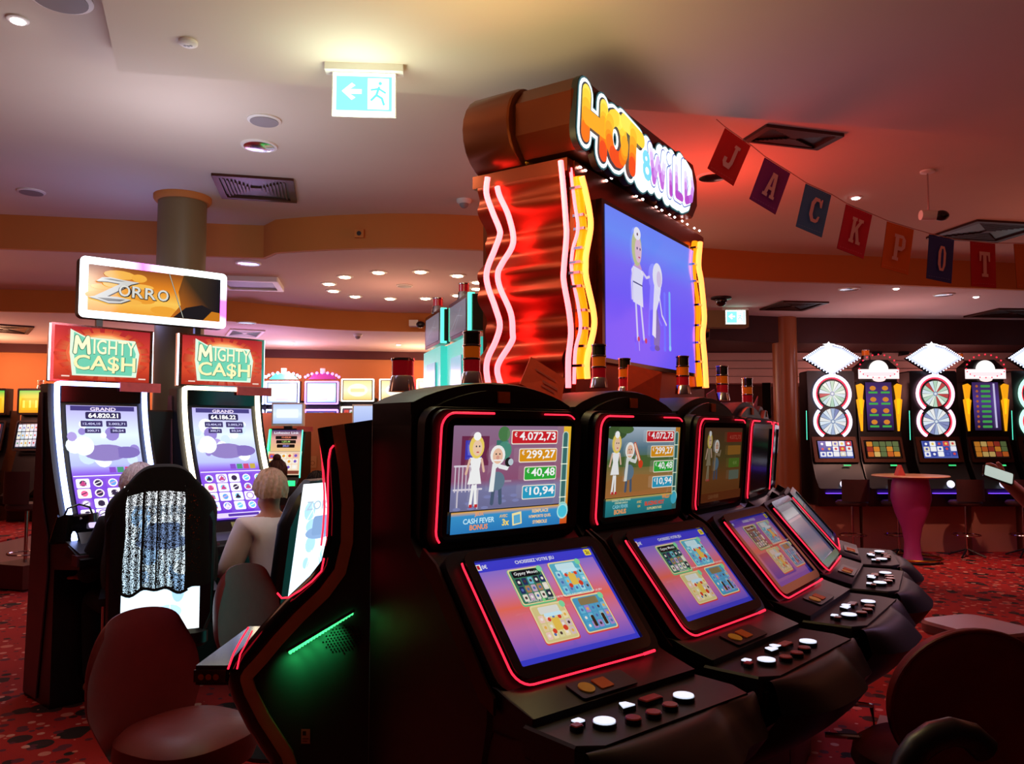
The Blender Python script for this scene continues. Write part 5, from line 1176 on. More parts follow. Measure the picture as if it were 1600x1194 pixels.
# ================================================================== stools, table
def stool(label, x, y, rz=0, z=0, s=1):
    t = thing('bar_stool', label, 'stool', (x, y, z), rz, 'dark stools along the machines')
    MB('maroon').extr([(p[0], p[1]) for p in circ(.20, 20)], .66 * s, .72 * s, bev=.02).build('seat', t)
    def bk_(u_, v_): a = R(-52 + 104 * u_); return (.23 * math.sin(a), .21 * math.cos(a), (.72 + .28 * v_) * s)
    b = MB('maroon'); b.grid(bk_, 10, 4); b.grid(lambda u_, v_: (lambda p: (p[0] * .88, p[1] * .88, p[2]))(bk_(u_, v_)), 10, 4); b.build('backrest', t)
    MB('chrome').tube([(0, 0, .02), (0, 0, .66 * s)], .018, 10).build('pole', t)
    MB('chrome').tube([(.17 * math.cos(R(a)), .17 * math.sin(R(a)), .28 * s) for a in range(0, 360, 20)], .008, 6, True).build('foot_ring', t)
    for a in (45, 135, 225, 315): MB('dark').tube([(0, 0, .10), (.22 * math.cos(R(a)), .22 * math.sin(R(a)), .012)], .012, 6).build('leg', t)
    return t
st0 = stool('dark stool before the wheel machine nearest the column', (1327 - 800) / FPX * 10.45, 10.45, R(180))
for u, l in [(1398, 'stool half hidden behind the purple table leg'), (1503, 'dark stool before the second pair of machines, left of the passer-by'), (1592, 'stool cut by the picture edge before the wheel machine')]:
    copy_tree(st0, l, ((u - 800) / FPX * 10.45, 10.45, 0), R(180))
t = stool('stool with a square back and thin chrome pole on the red plinth', -5.05, 8.4, R(160), .02, 1.18)
MB('darkred').box(-.22, .22, -.2, .2, 0, .24).build('plinth', t, label='dark red plinth')
t = thing('round_table', 'high round table with a purple vase shaped leg', 'table', (4.985, 10.07, 0))
MB('tabletop').lathe([(.30, 1.035), (.44, 1.05), (.45, 1.06), (.44, 1.068)], 40).build('table_top', t, label='pale polished top')
MB('table_purple').lathe([(.12, .02), (.10, .1), (.09, .25), (.12, .42), (.19, .60), (.235, .78), (.22, .95), (.20, 1.035)], 28).build('leg', t, label='purple vase shaped leg')
MB('gold').tube([(.33 * math.cos(R(a)), .33 * math.sin(R(a)), .05) for a in range(0, 360, 12)], .014, 6, True).build('foot_ring', t, label='gold foot ring')
MB('dark').lathe([(.30, 0), (.30, .02), (.12, .03)], 28).build('base', t)
# glass standing on the table
t = thing('menu_card', 'small folded card standing on the round table', 'card', (4.83, 10.02, 1.068)); MB('card_pink').extr([(-.05, 0), (.05, 0), (.0, .13)], -.05, .05, 'y').build('card', t)

# ================================================================== red swivel chairs
def swivel(label, x, y, rz, seat_z=.50, w_=.46, back_h=.40, grp='red leather swivel chairs'):
    """faces local -y"""
    t = thing('swivel_chair', label, 'chair', (x, y, 0), rz, grp)
    pts = [(w_ / 2 * 1.06 * math.copysign(abs(math.cos(a)) ** .75, math.cos(a)), .23 * math.copysign(abs(math.sin(a)) ** .75, math.sin(a)) - .02) for a in (2 * math.pi * k / 36 for k in range(36))]
    b = MB('leather'); n_ = 36; v = []
    for k_, z_ in [(.0, seat_z + .012), (.5, seat_z + .012), (.85, seat_z), (.98, seat_z - .03), (1.0, seat_z - .08), (.93, seat_z - .13), (.8, seat_z - .15), (0, seat_z - .15)]:
        for p in pts: v.append((p[0] * k_, p[1] * k_, z_))
    b.add(v, [(r_ * n_ + i, r_ * n_ + (i + 1) % n_, (r_ + 1) * n_ + (i + 1) % n_, (r_ + 1) * n_ + i) for r_ in range(7) for i in range(n_)]); b.build('seat', t)
    # backrest: padded shell curved round the sitter, rounded top
    def shell(u_, v_, d):
        a = -1 + 2 * u_; z_ = v_; hw = w_ / 2 * (1.0 + .10 * math.sin(math.pi * min(1, z_ * 1.1))) * (1 - .75 * max(0, z_ - .62) ** 2 * 2.2) * (.74 + .26 * min(1, z_ * 2.5))
        x_ = hw * math.sin(a * 1.35) / math.sin(1.35); y_ = .17 + .07 * math.cos(a * 1.35) + .05 * z_ + d * (1 - a ** 4 * .95) * (1 - (2 * z_ - 1) ** 6 * .9)
        ztop = 1 - .10 * a * a - .04 * a ** 6
        return (x_, y_, seat_z - .12 + (back_h + .12) * z_ * ztop)
    b = MB('leather'); b.grid(lambda u_, v_: shell(u_, v_, .055), 20, 16); b.grid(lambda u_, v_: shell(u_, v_, -.012), 20, 16)
    for e_ in (0, 1):
        b.grid(lambda u_, v_: shell(e_, v_, -.012 + .067 * u_), 2, 16)
    b.grid(lambda u_, v_: shell(u_, 1, -.012 + .067 * v_), 20, 2); b.grid(lambda u_, v_: shell(u_, 0, -.012 + .067 * v_), 20, 2)
    b.build('backrest', t)
    MB('chrome').tube([(0, 0, .04), (0, 0, seat_z - .15)], .032, 14).build('pole', t)
    MB('black').lathe([(.24, 0), (.24, .02), (.05, .045)], 30).build('base', t)
    return t
SC = swivel('red swivel chair facing the machine seen from its side', -1.24, 3.10, R(62))
copy_tree(SC, 'red swivel chair behind it, beside the blond player', (-1.18, 4.22, 0), R(70))
def big_chair(label, x, y, rz):
    t = thing('swivel_chair', label, 'chair', (x, y, 0), rz, 'red leather swivel chairs')
    b = MB('leather'); sz = .58; n_ = 36
    v = []
    for k_, z_ in [(.0, sz + .01), (.8, sz + .01), (.97, sz - .02), (1, sz - .06), (.9, sz - .1), (0, sz - .1)]:
        for k in range(n_): a = 2 * math.pi * k / n_; v.append((.24 * k_ * math.cos(a), .24 * k_ * math.sin(a) - .05, z_))
    b.add(v, [(r_ * n_ + i, r_ * n_ + (i + 1) % n_, (r_ + 1) * n_ + (i + 1) % n_, (r_ + 1) * n_ + i) for r_ in range(5) for i in range(n_)]); b.build('seat', t)
    # oval back with a piped rim, seen from behind
    C_ = lambda k_, d: [(.235 * k_ * math.cos(2 * math.pi * i / 48), .22 + d - .06 * (1 - (k_ * math.cos(2 * math.pi * i / 48)) ** 2) * 0 + .05 * (k_ * math.sin(2 * math.pi * i / 48)), .80 + .235 * k_ * math.sin(2 * math.pi * i / 48)) for i in range(48)]
    b = MB('leather'); v = []; rings_ = [(.0, .055), (.5, .052), (.85, .042), (.96, .03), (1.0, .0), (.96, -.03), (.8, -.04), (.0, -.045)]
    for k_, d in rings_: v += C_(k_, d)
    b.add(v, [(r_ * 48 + i, r_ * 48 + (i + 1) % 48, (r_ + 1) * 48 + (i + 1) % 48, (r_ + 1) * 48 + i) for r_ in range(7) for i in range(48)]); b.build('backrest', t, label='large oval backrest')
    MB('leather').tube(C_(.985, .026), .007, 8, True).build('piping', t)
    MB('chrome').tube([(0, 0, .04), (0, 0, sz - .1)], .03, 14).build('pole', t); MB('black').lathe([(.24, 0), (.24, .02), (.05, .045)], 30).build('base', t)
    MB('chrome').tube([(0, .05, sz - .1), (0, .24, sz - .06), (0, .27, .66)], .02, 8).build('back_support', t)
    return t
p = atz(1500, 1100, .80)
BC = big_chair('large oval backed chair facing the second machine', 1.36, 2.63, R(176))
# seat of another stool further back, and a dark chair back cut by the picture edge
def plain_chair(label, x, y, rz):
    t = thing('swivel_chair', label, 'chair', (x, y, 0), rz, 'red leather swivel chairs')
    mat('seat_pale', '9a5a5c', .35, noise=.1, coat=.2)
    MB('seat_pale').extr(rrect(.46, .42, .09, 6), .49, .56, bev=.015).build('seat', t, label='pale seat')
    MB('chrome').tube([(0, 0, .04), (0, 0, .49)], .03, 12).build('pole', t); MB('black').lathe([(.22, 0), (.22, .02), (.05, .04)], 28).build('base', t)
    return t
plain_chair('backless chair with a pale seat behind the large oval backed chair', 2.53, 4.42, R(-70))
t = thing('swivel_chair', 'chair at the very bottom with a dark glossy arm', 'chair', (1.10, 1.85, 0), 0, 'red leather swivel chairs')
arm = [aty(u_, v_, 1.76) - Vector((1.10, 1.85, 0)) for u_, v_ in ((1406, 1225), (1418, 1190), (1436, 1166), (1460, 1150), (1488, 1143), (1516, 1150), (1540, 1172))]
MB('black').tube(arm, .030, 12).build('arm', t, label='dark glossy arm')
b = MB('leather'); b.extr(circ(.2, 30), .50, .58, bev=.02); b.build('seat', t); b = MB('leather'); b.grid(lambda u_, v_: (.19 * math.sin(R(-60 + 120 * u_)), .2 * math.cos(R(-60 + 120 * u_)) , .58 + .25 * v_ * (1 - .35 * (2 * u_ - 1) ** 2)), 14, 8); b.grid(lambda u_, v_: (.165 * math.sin(R(-60 + 120 * u_)), .175 * math.cos(R(-60 + 120 * u_)), .58 + .25 * v_ * (1 - .35 * (2 * u_ - 1) ** 2)), 14, 8); b.build('backrest', t)
MB('chrome').tube([(0, 0, .02), (0, 0, .5)], .03, 12).build('pole', t); MB('black').lathe([(.2, 0), (.2, .02), (.05, .04)], 24).build('base', t)
# step plinth and chrome foot rail beside the bank
A_, B_ = atz(1330, 1120, .12), atz(1470, 1180, .12)
t = thing('foot_step', 'pale step at the foot of the second machine', 'step', (1.86, 3.86, 0), facing(30)); MB('pinkpanel').box(-.42, .42, -.28, .16, 0, .12).build('step_block', t, label='pale rosy block')
q = [aty(1338, 1100, 2.75), aty(1362, 1103, 2.85), aty(1368, 1150, 2.85), aty(1340, 1152, 2.75)]
t = thing('foot_rail', 'small chrome loop rail beside the second machine', 'foot rail', q[1]); MB('chrome').tube([q_ - q[1] for q_ in [q[0] + Vector((-.1, .02, 0))] + q + [q[3] + Vector((-.1, .02, 0))]], .009, 8).build('rail', t); MB('chrome').tube([q[2] - q[1], Vector((0, 0, -q[1].z)) + (q[2] - q[1]) * .2], .009, 8).build('post', t)

# ================================================================== tall black chairs with lit backs
def lit_chair(label, x, y, rz, top=1.40, w_=.52, lean=0):
    """back faces +y (towards the camera), seat towards -y"""
    t = thing('lit_back_chair', label, 'chair', (x, y, 0), rz, 'black chairs with glowing backs')
    oc_ = [(-.20, .48), (.20, .48), (w_ / 2, .62), (w_ / 2 + .01, top - .25), (w_ / 2 - .06, top - .09), (.10, top), (-.10, top), (-w_ / 2 + .06, top - .09), (-w_ / 2 - .01, top - .25), (-w_ / 2, .62)]
    LM = Matrix.Translation((0, .15, .55)) @ Matrix.Rotation(-lean, 4, 'X') @ Matrix.Translation((0, -.15, -.55))
    MB('black').at(LM).extr(oc_, .10, .20, 'y', bev=.025).build('backrest', t)
    c = CV(.38, .78, .0006); c.vgrad(0, 0, 1, 1, [(0, 'f0fcff'), (.3, 'c8e8fc'), (.6, 'dcf0fc'), (1, 'f8fcff')]); rnd = random.Random(3)
    for k in range(9): c.ell(.2 + rnd.random() * .6, rnd.random() * .8 + .1, .06 + rnd.random() * .14, rnd.choice(['a8d0f0', 'b8dcf4', 'e8f8ff', '98c0e8']), ry=.03 + rnd.random() * .06, n=14)
    for k in range(8): a = rnd.random() * .7; c.line([(.1 + .8 * rnd.random(), a + .05), (.1 + .8 * rnd.random(), a + .2)], .004, 'f4fcff')
    c.ell(.5, .62, .34, '7890b8', ry=.05); c.rr(.3, .6, .72, .75, .05, '7088b0'); c.text('ZORRO', .5, .80, .07, '98a8b8', w=.8, off=.02)
    c.build('lit_panel', t, st=1.7, M=LM @ Matrix.Translation((0, .2005, .93)) @ Matrix.Rotation(R(180), 4, 'Z') @ Matrix.Rotation(R(90), 4, 'X'), label='glowing pale blue picture panel')
    MB('black').extr(rrect(.48, .46, .08), .46, .56, bev=.02).at(Matrix.Identity(4)).build('seat', t)
    for s in (-1, 1): MB('black').box(s * .27 - .025, s * .27 + .025, -.18, .14, .70, .74).build('armrest', t); MB('chrome').tube([(s * .27, .05, .55), (s * .27, .05, .70)], .012, 8).build('arm_post', t)
    MB('black').lathe([(.06, .04), (.05, .46)], 14).build('pole', t); MB('black').lathe([(.26, 0), (.26, .02), (.06, .05)], 28).build('base', t)
    return t
LC1 = lit_chair('tall black chair with glowing back under the draped dark jacket', -1.93, 4.45, R(180 + 25), 1.38)
LC2 = lit_chair('tall black chair with glowing back behind the blond player', -1.40, 4.95, R(180 + 63), 1.33, lean=R(9))
# jacket draped over the first chair
t = thing('jacket', 'black jacket with an open lace panel draped over the glowing chair back', 'jacket', LC1.location, LC1.rotation_euler.z)
def jk(u_, v_):
    # u round the back from one edge to the other, v from the bottom hem to the shoulder line
    a = -1 + 2 * u_; hem = .78 + .012 * math.sin(u_ * 14) + .008 * math.sin(u_ * 31); x_ = a * (.285 + .008 * math.sin(9 * v_)) * (1 - .40 * max(0, (v_ - .55) / .45) ** 3); top_ = 1.42 - .10 * abs(a) ** 3
    return (x_, .232 - .16 * abs(a) ** 8 + .010 * math.sin(u_ * 26) * (1 - v_), hem + (top_ - hem) * v_)
full = lambda a0, a1, b0, b1: (lambda u_, v_: jk(a0 + (a1 - a0) * u_, b0 + (b1 - b0) * v_))
b = MB('jacket'); b.grid(full(0, .30, 0, 1), 10, 20); b.grid(full(.30, .83, .80, 1), 14, 6); b.grid(full(.83, 1, 0, 1), 8, 20)
b.grid(lambda u_, v_: (lambda p: (p[0] * (1 - .05 * v_), p[1] - .19 * v_, p[2] + .012 * math.sin(math.pi * v_)))(jk(u_, 1)), 24, 6)
b.grid(lambda u_, v_: (lambda p: (p[0] * .95, p[1] - .19, p[2] - .22 * v_))(jk(u_, 1)), 24, 6)
b.build('shell', t)
b = MB('lace'); b.grid(full(.30, .83, 0, .80), 16, 16); b.build('lace_panel', t, label='see through lace panel')
b = MB('jacket')
for k in (.30, .55, .67, .83): b.tube([Vector(jk(k, v_ / 12 * .82)) + Vector((0, .006, 0)) for v_ in range(13)], .007 if k not in (.55,) else .004, 6)
b.tube([Vector(jk(.28 + .57 * i / 20, .0)) + Vector((0, .005, 0)) for i in range(21)], .008, 6); b.build('seams', t)
rnd = random.Random(2); b = MB('gold')
for k in range(110): u_, v_ = .18 + rnd.random() * .11, .1 + rnd.random() * .68; p = jk(u_, v_); b.ball((p[0], p[1] + .004, p[2]), .0022, n=5, m=4)
b.build('sequins', t, label='small gold sequins')['kind'] = 'stuff'
# handbag on the ledge of the first curved machine
p = aty(122, 826, 4.72)
t = thing('handbag', 'black glossy handbag on the ledge of the blue framed machine', 'handbag', p, R(48))
b = MB('gloss'); b.add(*(lambda: ([(.15 * math.copysign(abs(math.cos(a)) ** .7, math.cos(a)) * (1 - .25 * k / 6) , .06 * math.sin(a) * (1 - .5 * k / 6), -.07 + .15 * k / 6 + .008 * math.sin(5 * a)) for k in range(7) for a in (2 * math.pi * i / 28 for i in range(28))], [(r_ * 28 + i, r_ * 28 + (i + 1) % 28, (r_ + 1) * 28 + (i + 1) % 28, (r_ + 1) * 28 + i) for r_ in range(6) for i in range(28)] + [tuple(range(28))[::-1], tuple(range(168, 196))]))()); b.build('bag_body', t)
MB('gloss').tube([(-.08, 0, .07), (-.06, 0, .12), (0, 0, .14), (.06, 0, .12), (.08, 0, .07)], .006, 8).build('handle', t); MB('chrome').ball((0, -.035, .06), .008, n=8, m=6).build('clasp', t)

# ================================================================== people
def skin_mesh(name, joints, edges, m, parent, root, sub=2, label=None):
    ks = list(joints); me = bpy.data.meshes.new(name); me.from_pydata([joints[k][0] for k in ks], [(ks.index(a), ks.index(b_)) for a, b_ in edges], [])
    o = bpy.data.objects.new(name, me); scn.collection.objects.link(o); me.materials.append(MATS[m])
    md = o.modifiers.new('skin', 'SKIN'); sv = me.skin_vertices[0].data if me.skin_vertices else None
    if sv is None:
        bm = bmesh.new(); bm.from_mesh(me); bm.verts.layers.skin.verify(); bm.to_mesh(me); bm.free(); sv = me.skin_vertices[0].data
    for i, k in enumerate(ks):
        r_ = joints[k][1]; sv[i].radius = (r_, r_) if not isinstance(r_, tuple) else r_; sv[i].use_root = (k == root)
    md.use_smooth_shade = True
    s = o.modifiers.new('sub', 'SUBSURF'); s.levels = sub; s.render_levels = sub
    bpy.context.view_layer.update()
    ev = bpy.data.meshes.new_from_object(o.evaluated_get(bpy.context.evaluated_depsgraph_get())); bpy.data.objects.remove(o)
    for p_ in ev.polygons: p_.use_smooth = True
    o = bpy.data.objects.new(name, ev); scn.collection.objects.link(o); o.parent = parent
    if not ev.materials: ev.materials.append(MATS[m])
    if label: o['label'] = label
    return o
def hand_joints(J, E, side, wrist, d, up, s=1.0, curl=.35):
    """palm and five fingers from the wrist along d (unit), palm normal up"""
    d = Vector(d).normalized(); up = Vector(up).normalized(); sd = d.cross(up).normalized() * side; w0 = Vector(wrist)
    J[f'palm{side}'] = (w0 + d * .05 * s, .020 * s); E.append((f'w{side}', f'palm{side}'))
    for i, (off, ln) in enumerate([(-.030, .070), (-.010, .080), (.010, .075), (.029, .060)]):
        k0 = w0 + d * .085 * s + sd * off * s; k1 = k0 + (d * (1 - curl * .3) - up * curl * .5) * ln * .5 * s; k2 = k1 + (d * (1 - curl) - up * curl) * ln * .5 * s
        for nm, pt, r_ in (('a', k0, .0095), ('b', k1, .0085), ('c', k2, .0075)): J[f'f{side}{i}{nm}'] = (pt, r_ * s)
        E += [(f'palm{side}', f'f{side}{i}a'), (f'f{side}{i}a', f'f{side}{i}b'), (f'f{side}{i}b', f'f{side}{i}c')]
    k0 = w0 + d * .03 * s - sd * .035 * s; k1 = k0 + (d * .7 - sd * .6) * .035 * s; k2 = k1 + d * .03 * s
    for nm, pt, r_ in (('a', k0, .011), ('b', k1, .010), ('c', k2, .0085)): J[f't{side}{nm}'] = (pt, r_ * s)
    E += [(f'palm{side}', f't{side}a'), (f't{side}a', f't{side}b'), (f't{side}b', f't{side}c')]
def head_parts(t, hc, yaw, hairm, style, tilt=0):
    """face and hair; face looks to local -y turned by yaw"""
    Mh = Matrix.Translation(hc) @ Matrix.Rotation(yaw, 4, 'Z') @ Matrix.Rotation(tilt, 4, 'X')
    for s in (-1, 1):
        MB('white').at(Mh).ball((s * .032, -.083, .005), .011, .006, .008, 10, 6).build('eye', t, label='eye'); MB('hair_black').at(Mh).ball((s * .032, -.089, .005), .005, .003, .005, 8, 6).build('pupil', t)
    MB('leather').at(Mh).ball((0, -.088, -.052), .022, .006, .006, 12, 6).build('mouth', t)
    b = MB(hairm).at(Mh); rnd = random.Random(5)
    def hr(u_, v_):
        a = 2 * math.pi * u_; th = R(2 + (112 if style == 'short' else 128) * v_); front = max(0, -math.sin(a)); th *= (1 - .48 * front ** .8)
        w = 1.04 + .05 * math.sin(7 * a + 4 * v_) * v_ + .03 * math.sin(19 * a + 9 * v_) + .02 * math.sin(31 * a - 13 * v_); r0 = (.098, .112, .125)
        return (r0[0] * w * math.sin(th) * math.cos(a), r0[1] * w * math.sin(th) * math.sin(a) + .012, r0[2] * w * math.cos(th) + .012)
    b.grid(hr, 96, 26); b.grid(lambda u_, v_: tuple(c * .93 for c in hr(u_, v_)), 40, 14)
    if style == 'bun': b.ball((0, .03, .15), .045, n=16, m=10)
    b.build('hair', t)
def seated(label, x, y, rz, seat_z, shirtm, hairm, style='short', lean=.12, arm_down=True, s=1, head_yaw=0):
    """sits facing local -y"""
    t = thing('person', label, 'person', (x, y, 0), rz); z = seat_z
    J = {}; E = []
    def P(k, x_, y_, z_, r_): J[k] = (Vector((x_, y_, z_)), r_)
    P('pel', 0, .02, z + .09, .13); P('wai', 0, .0 - lean * .2, z + .24, .115); P('che', 0, -lean * .6, z + .40, (.135, .115)); P('upc', 0, -lean, z + .51, (.10, .085)); P('nec', 0, -lean - .01, z + .585, .048); P('hd1', 0, -lean - .02, z + .65, .068); P('hd2', 0, -lean - .025, z + .715, .088); P('hd3', 0, -lean - .02, z + .775, .068)
    P('nose', 0, -lean - .118, z + .695, .012); P('chin', 0, -lean - .085, z + .645, .03)
    E += [('pel', 'wai'), ('wai', 'che'), ('che', 'upc'), ('upc', 'nec'), ('nec', 'hd1'), ('hd1', 'hd2'), ('hd2', 'hd3'), ('hd2', 'nose'), ('hd1', 'chin')]
    for sd in (-1, 1):
        P(f's{sd}', sd * .165, -lean, z + .50, .058); P(f'e{sd}', sd * .235, -lean - .08, z + .24, .042); P(f'w{sd}', sd * .20, -lean - .30, z + .19, .026); P(f'hip{sd}', sd * .09, 0, z + .06, .085); P(f'k{sd}', sd * .11, -.44, z + .05, .062); P(f'a{sd}', sd * .11, -.42, .10, .04); P(f't{sd}', sd * .12, -.58, .05, .034)
        P(f'ear{sd}', sd * .088, -lean - .015, z + .70, .014)
        E += [('upc', f's{sd}'), (f's{sd}', f'e{sd}'), (f'e{sd}', f'w{sd}'), ('pel', f'hip{sd}'), (f'hip{sd}', f'k{sd}'), (f'k{sd}', f'a{sd}'), (f'a{sd}', f't{sd}'), ('hd2', f'ear{sd}')]
        hand_joints(J, E, sd, J[f'w{sd}'][0], (0, -1, -.15), (0, 0, 1))
    skin_mesh('body', J, E, 'skin', t, 'pel')
    Jc = {k: (J[k][0].copy(), tuple(q_ + .038 for q_ in J[k][1]) if isinstance(J[k][1], tuple) else J[k][1] + .032) for k in ('pel', 'wai', 'che', 'upc', 's-1', 's1', 'e-1', 'e1')}
    Jc['nec2'] = (J['nec'][0] - Vector((0, 0, .03)), .058)
    for sd in (-1, 1): Jc[f'cuff{sd}'] = (J[f'e{sd}'][0] * .35 + J[f'w{sd}'][0] * .65, .038)
    skin_mesh('shirt', Jc, [('pel', 'wai'), ('wai', 'che'), ('che', 'upc'), ('upc', 'nec2'), ('upc', 's-1'), ('upc', 's1'), ('s-1', 'e-1'), ('s1', 'e1'), ('e-1', 'cuff-1'), ('e1', 'cuff1')], shirtm, t, 'pel', label='loose shirt')
    Jt = {'pel': (J['pel'][0], .15)}
    Et = []
    for sd in (-1, 1):
        for k in ('hip', 'k', 'a'): Jt[f'{k}{sd}'] = (J[f'{k}{sd}'][0].copy(), J[f'{k}{sd}'][1] + .014)
        Et += [('pel', f'hip{sd}'), (f'hip{sd}', f'k{sd}'), (f'k{sd}', f'a{sd}')]
        b = MB('black').at(Matrix.Translation((sd * .115, -.52, 0))); b.ball((0, 0, .045), .045, .13, .045, 16, 8); b.build('shoe', t)
    skin_mesh('trousers', Jt, Et, 'cloth_dark', t, 'pel')
    head_parts(t, (0, -lean - .025, z + .715), head_yaw, hairm, style)
    return t
seated('seated player with short blond hair and loose white shirt, seen from behind', -1.45, 4.99, R(225), .52, 'shirt', 'hair_blond', lean=.08)
seated('seated player whose pale lilac hair shows above the draped jacket', -2.12, 4.64, R(225), .568, 'cloth_dark', 'hair_lilac', lean=.06)
pp = aty(431, 735, 8.6); seated('seated player with a brown bun before the green lit machine', pp.x, 8.6, R(184), pp.z - .735, 'cloth_dark', 'hair_brown', 'bun', lean=.05)
pp = aty(487, 760, 7.6); seated('seated player with green light painted into the shirt, dark hair beside the glossy rim', pp.x + .02, 7.6, R(170), pp.z - .715, 'cloth_green_lit', 'hair_black', lean=.05)
for u, y_ in ((431, 8.6), (487, 7.6)):
    pp = aty(u, 740, y_); copy_tree(st0, 'stool under the player with the brown bun' if u == 431 else 'stool under the player with the green lit shirt', (pp.x, y_, -.16 if u == 431 else -.22), R(180))
def passer_by():
    x, y = 2.93, 4.10
    t = thing('person', 'standing person in dark clothes cut by the picture edge, holding a lit phone', 'person', (x, y, 0)); J = {}; E = []
    def P(k, x_, y_, z_, r_): J[k] = (Vector((x_, y_, z_)), r_)
    P('pel', 0, 0, .95, .13); P('wai', 0, 0, 1.12, .115); P('che', 0, 0, 1.30, (.14, .11)); P('upc', 0, 0, 1.42, (.10, .08)); P('nec', 0, -.0, 1.50, .05); P('hd1', 0, -.01, 1.56, .068); P('hd2', 0, -.015, 1.625, .088); P('hd3', 0, -.01, 1.685, .068); P('nose', 0, -.11, 1.61, .012); P('chin', 0, -.075, 1.555, .03)
    E += [('pel', 'wai'), ('wai', 'che'), ('che', 'upc'), ('upc', 'nec'), ('nec', 'hd1'), ('hd1', 'hd2'), ('hd2', 'hd3'), ('hd2', 'nose'), ('hd1', 'chin')]
    pw = aty(1572, 752, 3.95) - Vector((x, y, 0)); pe = aty(1625, 800, 4.02) - Vector((x, y, 0))
    for sd in (-1, 1):
        P(f's{sd}', sd * .18, 0, 1.41, .055)
        if sd < 0: P('e-1', pe.x, pe.y, pe.z - .0, .045); P('w-1', pw.x, pw.y, pw.z, .030)
        else: P('e1', .25, .03, 1.13, .042); P('w1', .26, -.02, .88, .028)
        P(f'hip{sd}', sd * .10, 0, .88, .095); P(f'k{sd}', sd * .11, -.02, .50, .062); P(f'a{sd}', sd * .11, .0, .10, .042); P(f't{sd}', sd * .13, -.15, .045, .035); P(f'ear{sd}', sd * .088, -.005, 1.61, .014)
        E += [('upc', f's{sd}'), (f's{sd}', f'e{sd}'), (f'e{sd}', f'w{sd}'), ('pel', f'hip{sd}'), (f'hip{sd}', f'k{sd}'), (f'k{sd}', f'a{sd}'), (f'a{sd}', f't{sd}'), ('hd2', f'ear{sd}')]
    dd = (pw - pe).normalized(); hand_joints(J, E, -1, J['w-1'][0], dd, (.2, -.9, .4), curl=.7); hand_joints(J, E, 1, J['w1'][0], (0, 0, -1), (1, 0, 0))
    skin_mesh('body', J, E, 'skin', t, 'pel')
    Jc = {k: (J[k][0].copy(), tuple(q_ + .02 for q_ in J[k][1]) if isinstance(J[k][1], tuple) else J[k][1] + .018) for k in ('pel', 'wai', 'che', 'upc', 's-1', 's1')}
    for sd in (-1, 1): Jc[f'sl{sd}'] = (J[f's{sd}'][0] * .45 + J[f'e{sd}'][0] * .55, .062)
    skin_mesh('shirt', Jc, [('pel', 'wai'), ('wai', 'che'), ('che', 'upc'), ('upc', 's-1'), ('upc', 's1'), ('s-1', 'sl-1'), ('s1', 'sl1')], 'cloth_dark', t, 'pel', label='dark short sleeved shirt')
    Jt = {'pel': (J['pel'][0], .155)}; Et = []
    for sd in (-1, 1):
        for k in ('hip', 'k', 'a'): Jt[f'{k}{sd}'] = (J[f'{k}{sd}'][0].copy(), J[f'{k}{sd}'][1] + .018)
        Et += [('pel', f'hip{sd}'), (f'hip{sd}', f'k{sd}'), (f'k{sd}', f'a{sd}')]
        MB('black').at(Matrix.Translation((sd * .12, -.07, 0))).ball((0, 0, .045), .045, .13, .045, 16, 8).build('shoe', t)
    skin_mesh('trousers', Jt, Et, 'cloth_dark', t, 'pel'); head_parts(t, (0, -.015, 1.625), 0, 'hair_brown', 'short')
    ph = aty(1560, 742, 3.86); o = MB('gloss'); o.extr(rrect(.075, .15, .01), -.005, .004); o.mat('spot_cool'); 
    th = thing('phone', 'lit phone held in the hand at the picture edge', 'phone', ph, 0); o = MB('gloss').at(Matrix.Rotation(R(55), 4, 'X') @ Matrix.Rotation(R(65), 4, 'Z')); o.extr(rrect(.072, .14, .01), -.005, .003); o.build('case', th)
    mat('phone_glow', 'd8f0e8', .4, emi='c8f0e0', es=.5); o = MB('phone_glow').at(Matrix.Rotation(R(55), 4, 'X') @ Matrix.Rotation(R(65), 4, 'Z')); o.extr(rrect(.062, .125, .006), .003, .0045); o.build('screen', th)
passer_by()

